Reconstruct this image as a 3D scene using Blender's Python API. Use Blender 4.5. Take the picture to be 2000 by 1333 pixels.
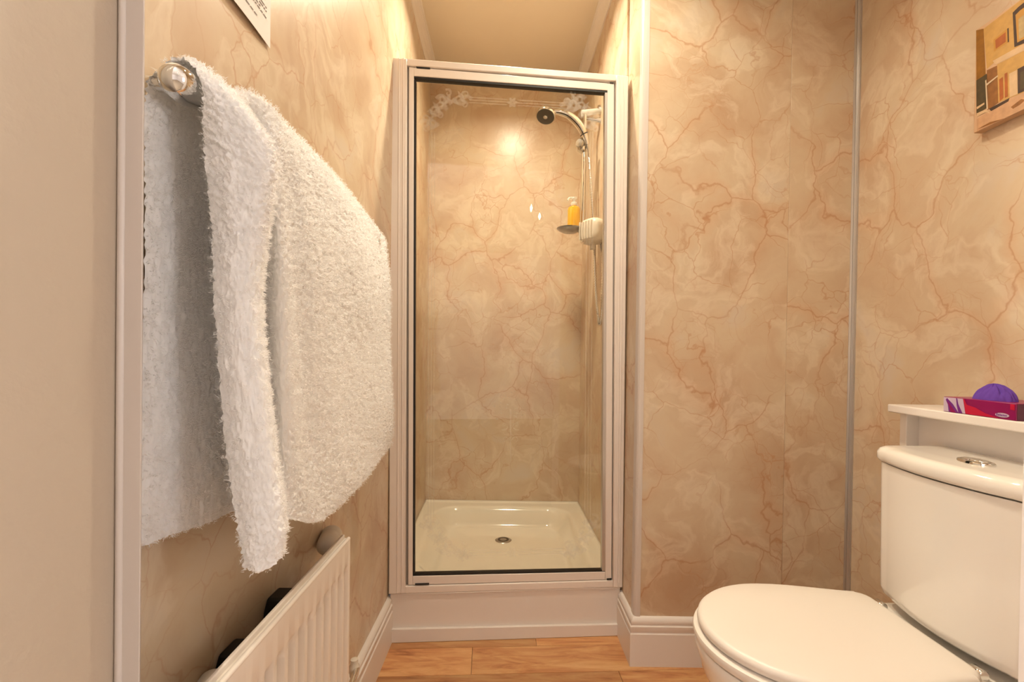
import bpy, bmesh, math, random
import numpy as np
from mathutils import Vector, Matrix, noise

for o in list(bpy.data.objects):
    bpy.data.objects.remove(o, do_unlink=True)
SC = bpy.context.scene
COL = SC.collection
random.seed(7)
RNG = np.random.default_rng(11)

# ------------------------------------------------------------------ camera
F, CX, CY = 900.0, 1000.0, 698.0          # focal length and principal point for a 2000x1333 frame
PITCH, ROLL, H = 0.009, 0.014, 1.0036
cam_data = bpy.data.cameras.new('camera')
cam_data.sensor_fit = 'HORIZONTAL'
cam_data.sensor_width = 36.0
cam_data.lens = F / 2000.0 * 36.0
cam_data.shift_x = 0.0
cam_data.shift_y = (CY - 666.5) / 2000.0
cam_data.clip_start = 0.01
cam = bpy.data.objects.new('camera', cam_data)
COL.objects.link(cam)
Fv = Vector((0, math.cos(PITCH), -math.sin(PITCH)))
U0 = Vector((0, math.sin(PITCH), math.cos(PITCH)))
R0 = Vector((1, 0, 0))
Rv = R0 * math.cos(ROLL) + U0 * math.sin(ROLL)
Uv = -R0 * math.sin(ROLL) + U0 * math.cos(ROLL)
M = Matrix.Identity(4)
for i in range(3):
    M[i][0], M[i][1], M[i][2] = Rv[i], Uv[i], -Fv[i]
M[2][3] = H
cam.matrix_world = M
SC.camera = cam
ORG = Vector((0, 0, H))

# ------------------------------------------------------------------ world, light, exposure
world = bpy.data.worlds.new('world')
SC.world = world
world.use_nodes = True
world.node_tree.nodes['Background'].inputs[0].default_value = (0.75, 0.83, 1.0, 1)
world.node_tree.nodes['Background'].inputs[1].default_value = 0.15
SC.view_settings.view_transform = 'Standard'
SC.view_settings.look = 'None'
SC.view_settings.gamma = 1.0
SC.view_settings.use_curve_mapping = False
SC.view_settings.exposure = -0.44
WARM = (1.0, 0.88, 0.68)
SHOWER_W, ROOM_W, DOOR_W, ADDED_WINDOW_E = 19.0, 11.0, 2.5, 36.0


def ray(px, py):
    return Fv + Rv * ((px - CX) / F) + Uv * ((CY - py) / F)


def PY(px, py, Y):                        # point seen at a pixel, at depth Y
    d = ray(px, py)
    return ORG + d * (Y / d.y)


def PX(px, py, X):
    d = ray(px, py)
    return ORG + d * (X / d.x)


def PZ(px, py, z):
    d = ray(px, py)
    return ORG + d * ((z - H) / d.z)


def PP(px, py, p0, n):
    d = ray(px, py)
    return ORG + d * ((p0 - ORG).dot(n) / d.dot(n))


# ------------------------------------------------------------------ materials
def new_mat(name):
    m = bpy.data.materials.new(name)
    m.use_nodes = True
    nt = m.node_tree
    for n in list(nt.nodes):
        nt.nodes.remove(n)
    out = nt.nodes.new('ShaderNodeOutputMaterial')
    b = nt.nodes.new('ShaderNodeBsdfPrincipled')
    nt.links.new(b.outputs[0], out.inputs[0])
    return m, nt, b, out


def srgb(r, g, b):
    f = lambda c: (c / 12.92 if c <= 0.04045 else ((c + 0.055) / 1.055) ** 2.4)
    return (f(r / 255), f(g / 255), f(b / 255), 1)


def plain(name, col, rough=0.4, metal=0.0, bump=0.0, bscale=60.0, var=0.04, coat=0.0, spec=0.5, vscale=6.0):
    m, nt, b, out = new_mat(name)
    tc = nt.nodes.new('ShaderNodeTexCoord')
    nz = nt.nodes.new('ShaderNodeTexNoise')
    nz.inputs['Scale'].default_value = vscale
    nz.inputs['Detail'].default_value = 4
    nt.links.new(tc.outputs['Object'], nz.inputs['Vector'])
    mix = nt.nodes.new('ShaderNodeMix')
    mix.data_type = 'RGBA'
    mix.inputs[6].default_value = [c * (1 - var) for c in col[:3]] + [1]
    mix.inputs[7].default_value = [min(1, c * (1 + var)) for c in col[:3]] + [1]
    nt.links.new(nz.outputs['Fac'], mix.inputs[0])
    nt.links.new(mix.outputs[2], b.inputs['Base Color'])
    b.inputs['Roughness'].default_value = rough
    b.inputs['Metallic'].default_value = metal
    b.inputs['Coat Weight'].default_value = coat
    b.inputs['Coat Roughness'].default_value = 0.08
    b.inputs['Specular IOR Level'].default_value = spec
    if bump > 0:
        n2 = nt.nodes.new('ShaderNodeTexNoise')
        n2.inputs['Scale'].default_value = bscale
        n2.inputs['Detail'].default_value = 3
        nt.links.new(tc.outputs['Object'], n2.inputs['Vector'])
        bp = nt.nodes.new('ShaderNodeBump')
        bp.inputs['Strength'].default_value = bump
        bp.inputs['Distance'].default_value = 0.002
        nt.links.new(n2.outputs['Fac'], bp.inputs['Height'])
        nt.links.new(bp.outputs[0], b.inputs['Normal'])
    return m


def marble(name, tint=(1, 1, 1)):
    m, nt, b, out = new_mat(name)
    N, L = nt.nodes.new, nt.links.new
    tc = N('ShaderNodeTexCoord')
    oi = N('ShaderNodeObjectInfo')
    sc = N('ShaderNodeVectorMath'); sc.operation = 'SCALE'
    sc.inputs[0].default_value = (17.3, 31.1, 23.7)
    L(oi.outputs['Random'], sc.inputs['Scale'])
    ad = N('ShaderNodeVectorMath'); ad.operation = 'ADD'
    L(tc.outputs['Object'], ad.inputs[0]); L(sc.outputs[0], ad.inputs[1])
    base = ad.outputs[0]

    def noise_tex(scale, detail, rough=0.5, dist=0.0, vec=None):
        n = N('ShaderNodeTexNoise')
        n.inputs['Scale'].default_value = scale
        n.inputs['Detail'].default_value = detail
        n.inputs['Roughness'].default_value = rough
        n.inputs['Distortion'].default_value = dist
        L(vec or base, n.inputs['Vector'])
        return n
    # domain warp
    w = noise_tex(3.2, 4, 0.55)
    ws = N('ShaderNodeVectorMath'); ws.operation = 'MULTIPLY_ADD'
    L(w.outputs['Color'], ws.inputs[0])
    ws.inputs[1].default_value = (0.24, 0.24, 0.24)
    L(base, ws.inputs[2])
    w2 = noise_tex(22, 3, 0.6)
    ws2 = N('ShaderNodeVectorMath'); ws2.operation = 'MULTIPLY_ADD'
    L(w2.outputs['Color'], ws2.inputs[0])
    ws2.inputs[1].default_value = (0.022, 0.022, 0.022)
    L(ws.outputs[0], ws2.inputs[2])
    warped = ws2.outputs[0]

    def ramp(val, stops):
        r = N('ShaderNodeValToRGB')
        el = r.color_ramp.elements
        el[0].position, el[0].color = stops[0]
        el[1].position, el[1].color = stops[-1]
        for p, c in stops[1:-1]:
            e = el.new(p); e.color = c
        L(val, r.inputs[0])
        return r.outputs[0]

    def mixc(fac, a, bb, kind='MIX'):
        x = N('ShaderNodeMix'); x.data_type = 'RGBA'; x.blend_type = kind
        if isinstance(fac, float): x.inputs[0].default_value = fac
        else: L(fac, x.inputs[0])
        for s, v in ((6, a), (7, bb)):
            if isinstance(v, tuple): x.inputs[s].default_value = v
            else: L(v, x.inputs[s])
        return x.outputs[2]
    T = lambda r, g, bl: tuple([c * t for c, t in zip(srgb(r, g, bl)[:3], tint)] + [1])
    cl = noise_tex(4.5, 5, 0.55, 0.4, warped)
    col = ramp(cl.outputs['Fac'], [(0.28, T(200, 166, 132)), (0.44, T(212, 184, 150)), (0.58, T(219, 196, 162)), (0.74, T(218, 201, 178))])
    # pale wisps
    wi = noise_tex(5, 5, 0.55, 0.9, warped)
    wf = ramp(wi.outputs['Fac'], [(0.50, (0, 0, 0, 1)), (0.57, (0.45, 0.45, 0.45, 1)), (0.66, (0, 0, 0, 1))])
    col = mixc(wf, col, T(238, 220, 190))

    def veins(scale, width, mscale, lo, hi, stretch):
        mp = N('ShaderNodeMapping')
        mp.inputs['Scale'].default_value = stretch
        L(warped, mp.inputs['Vector'])
        v = N('ShaderNodeTexVoronoi'); v.feature = 'DISTANCE_TO_EDGE'
        v.inputs['Scale'].default_value = scale
        L(mp.outputs[0], v.inputs['Vector'])
        f = ramp(v.outputs['Distance'], [(0.0, (1, 1, 1, 1)), (width * 0.35, (0.7, 0.7, 0.7, 1)), (width, (0, 0, 0, 1))])
        mk = noise_tex(mscale, 3)
        mf = ramp(mk.outputs['Fac'], [(lo, (0, 0, 0, 1)), (hi, (1, 1, 1, 1))])
        mu = N('ShaderNodeMath'); mu.operation = 'MULTIPLY'
        L(f, mu.inputs[0]); L(mf, mu.inputs[1])
        return mu.outputs[0]
    soft = veins(4.2, 0.10, 2.6, 0.42, 0.62, (1, 1, 0.75))
    s2 = N('ShaderNodeMath'); s2.operation = 'MULTIPLY'; L(soft, s2.inputs[0]); s2.inputs[1].default_value = 0.35
    col = mixc(s2.outputs[0], col, T(214, 166, 124))
    v1 = veins(4.2, 0.013, 2.6, 0.36, 0.52, (1, 1, 0.75))
    s3 = N('ShaderNodeMath'); s3.operation = 'MULTIPLY'; L(v1, s3.inputs[0]); s3.inputs[1].default_value = 0.58
    col = mixc(s3.outputs[0], col, T(186, 130, 88))
    v2 = veins(8.5, 0.016, 4.0, 0.42, 0.56, (1, 1, 0.9))
    s4 = N('ShaderNodeMath'); s4.operation = 'MULTIPLY'; L(v2, s4.inputs[0]); s4.inputs[1].default_value = 0.62
    col = mixc(s4.outputs[0], col, T(196, 144, 102))
    v3 = veins(15.0, 0.022, 6.0, 0.50, 0.62, (1, 1, 1.3))
    s5 = N('ShaderNodeMath'); s5.operation = 'MULTIPLY'; L(v3, s5.inputs[0]); s5.inputs[1].default_value = 0.4
    col = mixc(s5.outputs[0], col, T(200, 150, 108))
    L(col, b.inputs['Base Color'])
    b.inputs['Roughness'].default_value = 0.29
    b.inputs['Specular IOR Level'].default_value = 0.45
    return m


def wood(name):
    m, nt, b, out = new_mat(name)
    N, L = nt.nodes.new, nt.links.new
    tc = N('ShaderNodeTexCoord'); oi = N('ShaderNodeObjectInfo')
    sc = N('ShaderNodeVectorMath'); sc.operation = 'SCALE'
    sc.inputs[0].default_value = (13.0, 7.0, 3.0); L(oi.outputs['Random'], sc.inputs['Scale'])
    ad = N('ShaderNodeVectorMath'); ad.operation = 'ADD'
    L(tc.outputs['Object'], ad.inputs[0]); L(sc.outputs[0], ad.inputs[1])
    mp = N('ShaderNodeMapping'); mp.inputs['Scale'].default_value = (2.2, 14.0, 1.0)
    L(ad.outputs[0], mp.inputs['Vector'])
    n = N('ShaderNodeTexNoise'); n.inputs['Scale'].default_value = 2.2; n.inputs['Detail'].default_value = 8
    n.inputs['Roughness'].default_value = 0.62; n.inputs['Distortion'].default_value = 0.9
    L(mp.outputs[0], n.inputs['Vector'])
    r = N('ShaderNodeValToRGB'); L(n.outputs['Fac'], r.inputs[0])
    el = r.color_ramp.elements
    el[0].position, el[0].color = 0.28, srgb(170, 102, 50)
    el[1].position, el[1].color = 0.76, srgb(240, 190, 126)
    e = el.new(0.42); e.color = srgb(212, 142, 78)
    e = el.new(0.56); e.color = srgb(228, 168, 102)
    fl = N('ShaderNodeTexNoise'); fl.inputs['Scale'].default_value = 40; fl.inputs['Detail'].default_value = 2
    L(mp.outputs[0], fl.inputs['Vector'])
    mx = N('ShaderNodeMix'); mx.data_type = 'RGBA'; mx.blend_type = 'MULTIPLY'
    mx.inputs[0].default_value = 0.15
    L(r.outputs[0], mx.inputs[6]); L(fl.outputs['Fac'], mx.inputs[7])
    hsv = N('ShaderNodeHueSaturation')
    mr = N('ShaderNodeMapRange')
    mr.inputs['To Min'].default_value = 0.72; mr.inputs['To Max'].default_value = 1.12; hsv.inputs['Saturation'].default_value = 0.93
    L(oi.outputs['Random'], mr.inputs['Value']); L(mr.outputs[0], hsv.inputs['Value'])
    L(mx.outputs[2], hsv.inputs['Color']); L(hsv.outputs[0], b.inputs['Base Color'])
    b.inputs['Roughness'].default_value = 0.38
    return m


def emit(name, col, strength):
    m, nt, b, out = new_mat(name)
    b.inputs['Base Color'].default_value = (0.8, 0.8, 0.8, 1)
    b.inputs['Emission Color'].default_value = col
    b.inputs['Emission Strength'].default_value = strength
    return m


def glass_mat(name, tint, rough=0.0):
    m, nt, b, out = new_mat(name)
    nt.nodes.remove(b)
    N, L = nt.nodes.new, nt.links.new
    tr = N('ShaderNodeBsdfTransparent'); tr.inputs[0].default_value = tint
    gl = N('ShaderNodeBsdfGlossy'); gl.inputs['Roughness'].default_value = rough
    fr = N('ShaderNodeFresnel'); fr.inputs[0].default_value = 1.5
    mx = N('ShaderNodeMixShader')
    L(fr.outputs[0], mx.inputs[0]); L(tr.outputs[0], mx.inputs[1]); L(gl.outputs[0], mx.inputs[2])
    L(mx.outputs[0], out.inputs[0])
    return m


def frost_mat(name, amount):
    m, nt, b, out = new_mat(name)
    N, L = nt.nodes.new, nt.links.new
    b.inputs['Base Color'].default_value = (0.85, 0.84, 0.78, 1)
    b.inputs['Roughness'].default_value = 0.6
    tr = N('ShaderNodeBsdfTransparent')
    mx = N('ShaderNodeMixShader'); mx.inputs[0].default_value = amount
    L(tr.outputs[0], mx.inputs[1]); L(b.outputs[0], mx.inputs[2]); L(mx.outputs[0], out.inputs[0])
    return m


def fabric(name, col, transl=0.25):
    m, nt, b, out = new_mat(name)
    N, L = nt.nodes.new, nt.links.new
    b.inputs['Base Color'].default_value = col
    b.inputs['Roughness'].default_value = 0.85
    b.inputs['Specular IOR Level'].default_value = 0.15
    t = N('ShaderNodeBsdfTranslucent'); t.inputs[0].default_value = col
    mx = N('ShaderNodeMixShader'); mx.inputs[0].default_value = transl
    L(b.outputs[0], mx.inputs[1]); L(t.outputs[0], mx.inputs[2]); L(mx.outputs[0], out.inputs[0])
    return m


MAT = dict(
    marble=marble('beige_marble_panel', (0.95, 0.975, 1.03)),
    wood=wood('oak_laminate'),
    white=plain('white_gloss_paint', srgb(236, 228, 220), 0.32, var=0.015),
    frame=plain('white_powder_coat', srgb(238, 228, 219), 0.33, var=0.01),
    acryl=plain('white_acrylic', srgb(240, 234, 218), 0.10, var=0.01, coat=0.4),
    ceramic=plain('white_ceramic', srgb(238, 232, 222), 0.08, var=0.01, coat=0.5),
    seat=plain('white_seat_plastic', srgb(228, 219, 208), 0.38, var=0.01),
    cream=plain('cream_wall_paint', srgb(192, 177, 158), 0.55, var=0.02, bump=0.25, bscale=140),
    ceilpaint=plain('ceiling_paint', srgb(236, 224, 202), 0.42, var=0.02, bump=0.08, bscale=60),
    chrome=plain('chrome', (0.78, 0.77, 0.75, 1), 0.07, 1.0, var=0.0),
    brushed=plain('brushed_steel', (0.45, 0.44, 0.42, 1), 0.3, 1.0, var=0.05),
    alu=plain('satin_aluminium', (0.62, 0.60, 0.58, 1), 0.35, 0.8, var=0.02),
    strip=plain('pale_trim_plastic', srgb(214, 204, 196), 0.28, var=0.02),
    grey=plain('grey_trim', srgb(150, 142, 134), 0.4, var=0.03),
    black=plain('black_rubber', srgb(18, 16, 15), 0.5, var=0.05),
    darkface=plain('dark_spray_rubber', srgb(58, 54, 46), 0.55, var=0.1, bump=0.6, bscale=300),
    radiator=plain('radiator_enamel', srgb(238, 229, 218), 0.33, var=0.015),
    knobw=plain('white_plastic', srgb(226, 216, 200), 0.35, var=0.02),
    towel=fabric('white_terry', (0.97, 0.96, 0.95, 1), 0.06),
    pile=fabric('white_terry_pile', (0.985, 0.975, 0.965, 1), 0.5),
    glass=glass_mat('door_glass', (0.982, 0.978, 0.945, 1)),
    clear=frost_mat('clear_plastic', 0.45),
    etch=frost_mat('etched_frost', 0.13),
    amber=plain('amber_soap', srgb(226, 168, 10), 0.12, var=0.03, coat=0.5),
    paper=plain('notice_paper', srgb(238, 228, 222), 0.7, var=0.01),
    ink=plain('printed_ink', srgb(96, 84, 72), 0.8, var=0.0),
    magenta=plain('carton_magenta', srgb(140, 14, 84), 0.3, var=0.12, vscale=18),
    crimson=plain('carton_crimson', srgb(190, 20, 60), 0.3, var=0.12, vscale=18),
    purple=plain('carton_purple', srgb(112, 40, 130), 0.3, var=0.1),
    lilac=plain('carton_lilac', srgb(196, 176, 196), 0.3, var=0.05),
    dusk=plain('carton_end_plum', srgb(92, 46, 74), 0.4, var=0.15, vscale=30),
    tissue=fabric('violet_tissue', srgb(124, 84, 190), 0.3),
    carpet=plain('bedroom_carpet', srgb(168, 150, 128), 0.95, var=0.1, vscale=50),
    bedwall=plain('bedroom_wall', srgb(244, 236, 230), 0.7, var=0.02),
    plaster=plain('plaster', srgb(240, 232, 222), 0.6, var=0.02),
    canvas=plain('canvas_edge', srgb(206, 168, 132), 0.7, var=0.05, bump=0.3, bscale=500),
    lens=emit('lamp_lens', (1.0, 0.82, 0.56, 1), 14.0),
    day=emit('added_daylight_pane', (0.97, 0.97, 1.0, 1), ADDED_WINDOW_E),  # glow of the window added in the entry wall
    day2=emit('added_fill_pane', (0.94, 0.96, 1.0, 1), 10.0),  # glow of the added right-hand window, no curtain in it
    bulb=emit('candle_bulb', (1.0, 0.8, 0.55, 1), 40.0),
)


# ------------------------------------------------------------------ object helpers
def link(name, me, mats=None, parent=None, smooth=False):
    o = bpy.data.objects.new(name, me)
    COL.objects.link(o)
    if mats is not None:
        for m in (mats if isinstance(mats, (list, tuple)) else [mats]):
            me.materials.append(m)
    if parent is not None:
        o.parent = parent
    if smooth:
        me.polygons.foreach_set('use_smooth', [True] * len(me.polygons))
    return o


def poly(name, verts, faces, mat, parent=None, smooth=False, bevel=0.0, seg=2, fix=True, mi=None):
    me = bpy.data.meshes.new(name)
    me.from_pydata([tuple(v) for v in verts], [], faces)
    if mi is not None:
        me.polygons.foreach_set('material_index', mi)
    if fix:
        bm = bmesh.new(); bm.from_mesh(me)
        bmesh.ops.recalc_face_normals(bm, faces=bm.faces)
        bm.to_mesh(me); bm.free()
    me.update()
    o = link(name, me, mat, parent, smooth)
    if bevel > 0:
        md = o.modifiers.new('bevel', 'BEVEL')
        md.width = bevel; md.segments = seg; md.limit_method = 'ANGLE'; md.angle_limit = math.radians(40)
        md.harden_normals = False
        me.polygons.foreach_set('use_smooth', [True] * len(me.polygons))
        try:
            me.set_sharp_from_angle(angle=math.radians(50))
        except Exception:
            pass
    return o


HEX = [(0, 3, 2, 1), (4, 5, 6, 7), (0, 1, 5, 4), (1, 2, 6, 5), (2, 3, 7, 6), (3, 0, 4, 7)]


def hexa(name, c8, mat, parent=None, bevel=0.0, seg=2):
    return poly(name, c8, HEX, mat, parent, bevel=bevel, seg=seg)


def box(name, x0, x1, y0, y1, z0, z1, mat, parent=None, bevel=0.0, seg=2):
    return hexa(name, [(x0, y0, z0), (x1, y0, z0), (x1, y1, z0), (x0, y1, z0),
                       (x0, y0, z1), (x1, y0, z1), (x1, y1, z1), (x0, y1, z1)], mat, parent, bevel, seg)


def prism(name, outline, vec, mat, parent=None, bevel=0.0, seg=2, smooth=False):
    """Closed outline of 3D points pushed along vec."""
    n = len(outline)
    v = [Vector(p) for p in outline] + [Vector(p) + Vector(vec) for p in outline]
    f = [tuple(range(n))[::-1], tuple(range(n, 2 * n))]
    f += [(i, (i + 1) % n, (i + 1) % n + n, i + n) for i in range(n)]
    return poly(name, v, f, mat, parent, bevel=bevel, seg=seg, smooth=smooth)


def tube_data(path, radii, n=12, caps=True):
    path = [Vector(p) for p in path]
    if not isinstance(radii, (list, tuple)):
        radii = [radii] * len(path)
    verts, faces = [], []
    up = None
    for i, p in enumerate(path):
        t = (path[min(i + 1, len(path) - 1)] - path[max(i - 1, 0)]).normalized()
        if up is None:
            up = Vector((0, 0, 1)) if abs(t.z) < 0.9 else Vector((1, 0, 0))
        a = t.cross(up)
        if a.length < 1e-5:
            a = t.cross(Vector((0, 1, 0)))
        a.normalize()
        b = a.cross(t).normalized()
        up = b
        for k in range(n):
            w = 2 * math.pi * k / n
            verts.append(p + (a * math.cos(w) + b * math.sin(w)) * radii[i])
    m = len(path)
    for i in range(m - 1):
        for k in range(n):
            faces.append((i * n + k, i * n + (k + 1) % n, (i + 1) * n + (k + 1) % n, (i + 1) * n + k))
    if caps:
        faces.append(tuple(range(n))[::-1])
        faces.append(tuple((m - 1) * n + k for k in range(n)))
    return verts, faces


def tube(name, path, radii, mat, parent=None, n=12, caps=True):
    v, f = tube_data(path, radii, n, caps)
    o = poly(name, v, f, mat, parent, smooth=True)
    try:
        o.data.set_sharp_from_angle(angle=math.radians(60))
    except Exception:
        pass
    return o


def lathe(name, prof, origin, axis, mat, parent=None, n=24, caps=True):
    """prof: list of (radius, distance along axis)."""
    origin, axis = Vector(origin), Vector(axis).normalized()
    a = axis.orthogonal().normalized()
    b = axis.cross(a).normalized()
    v, f = [], []
    for r, h in prof:
        for k in range(n):
            w = 2 * math.pi * k / n
            v.append(origin + axis * h + (a * math.cos(w) + b * math.sin(w)) * max(r, 1e-5))
    for i in range(len(prof) - 1):
        for k in range(n):
            f.append((i * n + k, i * n + (k + 1) % n, (i + 1) * n + (k + 1) % n, (i + 1) * n + k))
    if caps:
        f.append(tuple(range(n))[::-1])
        f.append(tuple((len(prof) - 1) * n + k for k in range(n)))
    o = poly(name, v, f, mat, parent, smooth=True)
    try:
        o.data.set_sharp_from_angle(angle=math.radians(45))
    except Exception:
        pass
    return o


def catmull(pts, k):
    pts = np.asarray(pts, float)
    n = len(pts)
    out = []
    for i in range(n - 1):
        p0 = pts[max(i - 1, 0)] if i > 0 else 2 * pts[0] - pts[1]
        p1, p2 = pts[i], pts[i + 1]
        p3 = pts[i + 2] if i + 2 < n else 2 * pts[-1] - pts[-2]
        for j in range(k):
            t = j / k
            out.append(0.5 * (2 * p1 + (p2 - p0) * t + (2 * p0 - 5 * p1 + 4 * p2 - p3) * t * t + (3 * p1 - p0 - 3 * p2 + p3) * t ** 3))
    out.append(pts[-1])
    return np.array(out)


def empty(name, loc=(0, 0, 0)):
    o = bpy.data.objects.new(name, None)
    o.empty_display_size = 0.05
    COL.objects.link(o)
    o.location = loc
    return o


def put(child, root):                       # parent keeping world coordinates of the mesh
    child.parent = root
    child.matrix_parent_inverse = Matrix.Translation(root.location).inverted()
    return child


def tag(o, label, cat, group=None):
    o['label'] = label
    o['category'] = cat
    if group:
        o['group'] = group
    return o


def struct(o, label=None):
    o['kind'] = 'structure'
    if label:
        o['label'] = label
    return o


# ================================================================== THE SETTING
CEIL = 2.51
XL = -0.414                               # left wall face
# shower door line in plan
DL, DR = Vector((-0.420, 1.594, 0)), Vector((0.402, 1.655, 0))
DT = (DR - DL).normalized()
DN = Vector((DT.y, -DT.x, 0)).normalized()            # towards the room
if DN.y > 0: DN = -DN
FACE_Y, XR = 1.49, 1.10
RET_X = 0.410
BACK_Y = 2.51
BXL, BXR = -0.462, 0.373


def wall_with_panels(name, p0, p1, z0, z1, thick, cuts, label, mat='marble'):
    """A wall core with its cladding panels as children; p0->p1 with the room on the side given by thick sign."""
    p0, p1 = Vector((p0[0], p0[1], 0)), Vector((p1[0], p1[1], 0))
    t = (p1 - p0).normalized()
    nrm = Vector((-t.y, t.x, 0)) * (1 if thick > 0 else -1)
    th = abs(thick)
    L = (p1 - p0).length

    def blk(nm, a, b, d0, d1, par=None, m=None, bev=0.0, za=z0, zb=z1):
        A, B = p0 + t * a, p0 + t * b
        c = []
        for z in (za, zb):
            for q, d in ((A, d0), (B, d0), (B, d1), (A, d1)):
                w = q + nrm * d
                c.append((w.x, w.y, z))
        return hexa(nm, c, m, par, bevel=bev)
    core = struct(blk(name, 0, L, 0.008, 0.008 + th, None, MAT['plaster']), label)
    edges = [0] + [c * L for c in cuts] + [L]
    for a, b in zip(edges[:-1], edges[1:]):
        blk('wall_panel', a + 0.0002, b - 0.0002, 0.0, 0.0078, core, MAT[mat], 0.0008)
    return core


wall_with_panels('wall_left', (XL, 0.4525), (-0.418, 1.60), 0, CEIL, 0.06, [], 'beige marbled panel wall on the left behind the towel')
wall_with_panels('wall_shower_left', (-0.430, 1.625), (BXL, BACK_Y), 0.12, CEIL, 0.05, [], 'marbled panel wall on the left inside the shower')
wall_with_panels('wall_back', (BXL - 0.01, BACK_Y), (BXR + 0.01, BACK_Y), 0.12, CEIL, 0.06, [], 'marbled panel wall at the back of the shower')
wall_with_panels('wall_shower_right', (0.398, 1.67), (BXR, BACK_Y), 0.12, CEIL, -0.04, [], 'marbled panel wall carrying the shower controls')
wall_with_panels('wall_return', (RET_X, FACE_Y), (0.406, 1.67), 0, CEIL, -0.04, [], 'narrow marbled return wall beside the shower door')
wall_with_panels('wall_facing', (RET_X, FACE_Y), (XR, FACE_Y), 0, CEIL, 0.06, [0.69], 'marbled panel wall behind the toilet')
wall_with_panels('wall_right', (XR, FACE_Y), (XR, 0.432), 0, CEIL, 0.06, [], 'marbled panel wall on the right with the canvas')

# floor: planks laid nearly parallel with the shower
flo = struct(box('floor', -0.42, XR, 0.30, 1.66, -0.03, -0.012, MAT['cream']), 'oak laminate bathroom floor')
PLANK_M = MAT['wood']
ang = math.radians(3.2)
ct, st = math.cos(ang), math.sin(ang)
row_b = [1.70, 1.565, 1.432, 1.300, 1.168, 1.036, 0.904, 0.772, 0.640, 0.508, 0.376]
brk = {0: [-0.62, 0.10], 1: [-0.12], 2: [0.345], 3: [-0.25, 0.75], 4: [0.2], 5: [-0.1, 0.8], 6: [0.5], 7: [0.05], 8: [0.6], 9: [0.2]}


def clip(polyg, nx, ny, d):               # keep nx*x+ny*y <= d
    out = []
    for i in range(len(polyg)):
        a, b = polyg[i], polyg[(i + 1) % len(polyg)]
        da, db = nx * a[0] + ny * a[1] - d, nx * b[0] + ny * b[1] - d
        if da <= 0: out.append(a)
        if da * db < 0:
            t = da / (da - db)
            out.append((a[0] + (b[0] - a[0]) * t, a[1] + (b[1] - a[1]) * t))
    return out


for i in range(len(row_b) - 1):
    y1, y0 = row_b[i], row_b[i + 1]
    xs = [-0.75] + brk[i] + [1.45]
    for a, b in zip(xs[:-1], xs[1:]):
        g = 0.0006
        q = [(a + g, y0 + g), (b - g, y0 + g), (b - g, y1 - g), (a + g, y1 - g)]
        q = [(x * ct - (y - 1.55) * st, 1.55 + x * st + (y - 1.55) * ct) for x, y in q]
        q = clip(q, -1, 0, 0.418); q = clip(q, 1, 0, XR); q = clip(q, 0, -1, -0.31)
        q = clip(q, -DN.x, -DN.y, (-DN).dot(DL) + 0.004)
        if len(q) < 3: continue
        cxm = sum(p[0] for p in q) / len(q); cym = sum(p[1] for p in q) / len(q)
        pl = prism('floor_plank', [(x - cxm, y - cym, -0.0118) for x, y in q], (0, 0, 0.0118), PLANK_M, flo, bevel=0.0004, seg=1)
        pl.location = (cxm, cym, 0)

struct(box('ceiling', -0.52, 1.2, 0.30, 2.62, CEIL, CEIL + 0.05, MAT['ceilpaint']), 'cream painted ceiling')


# baseboards -------------------------------------------------------
BP = [(0, 0), (0.018, 0), (0.018, 0.104), (0.0145, 0.108), (0.0145, 0.111), (0.017, 0.115), (0.017, 0.128), (0.0125, 0.131),
      (0.0125, 0.134), (0.0145, 0.138), (0.0135, 0.145), (0.008, 0.152), (0.003, 0.155), (0, 0.155)]


def skirting(name, path, normals, label):
    """path: list of plan points on the wall; normals: mitred offset direction per point (length scales)."""
    v, f = [], []
    n = len(BP)
    for (x, y), (nx, ny) in zip(path, normals):
        for d, z in BP:
            v.append((x + nx * d, y + ny * d, z))
    for i in range(len(path) - 1):
        for k in range(n):
            f.append((i * n + k, i * n + (k + 1) % n, (i + 1) * n + (k + 1) % n, (i + 1) * n + k))
    f.append(tuple(range(n))); f.append(tuple((len(path) - 1) * n + k for k in range(n))[::-1])
    o = poly(name, v, f, MAT['white'], smooth=True)
    o.data.set_sharp_from_angle(angle=math.radians(35))
    return struct(o, label)


skirting('baseboard_left', [(XL, 0.44), (-0.4175, 1.5935)], [(1, 0), (1, 0)], 'white moulded skirting along the left wall')
skirting('baseboard_right', [(0.4065, 1.652), (RET_X, FACE_Y), (XR, FACE_Y)], [(-1, 0), (-1, -1), (0, -1)], 'white moulded skirting turning the corner beside the shower')
skirting('baseboard_toilet', [(XR, FACE_Y - 0.018), (XR, 0.44)], [(-1, 0), (-1, 0)], 'white skirting along the right wall behind the toilet')

# corner strips ----------------------------------------------------
cs = [(-0.004, 0.028), (-0.004, 0.006), (-0.0015, 0.0), (0.003, -0.0035), (0.008, -0.004), (0.017, -0.004), (0.017, 0.001), (0.002, 0.001), (0.0, 0.028)]
o = prism('trim_corner', [(RET_X + a, FACE_Y + b, 0.155) for a, b in cs], (0, 0, CEIL - 0.155), MAT['strip'])
struct(o, 'pale rounded corner strip beside the shower')
ci = [(0.0, 0.0), (-0.014, 0.0), (-0.014, -0.002), (-0.010, -0.004), (-0.0065, -0.003), (-0.005, -0.006), (-0.003, -0.0065), (-0.002, -0.009), (-0.004, -0.014), (0.0, -0.014)]
o = prism('trim_inner_corner', [(XR + a, FACE_Y + b, 0.155) for a, b in ci], (0, 0, CEIL - 0.155), MAT['alu'])
struct(o, 'slim metal strip in the corner behind the toilet')

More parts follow.
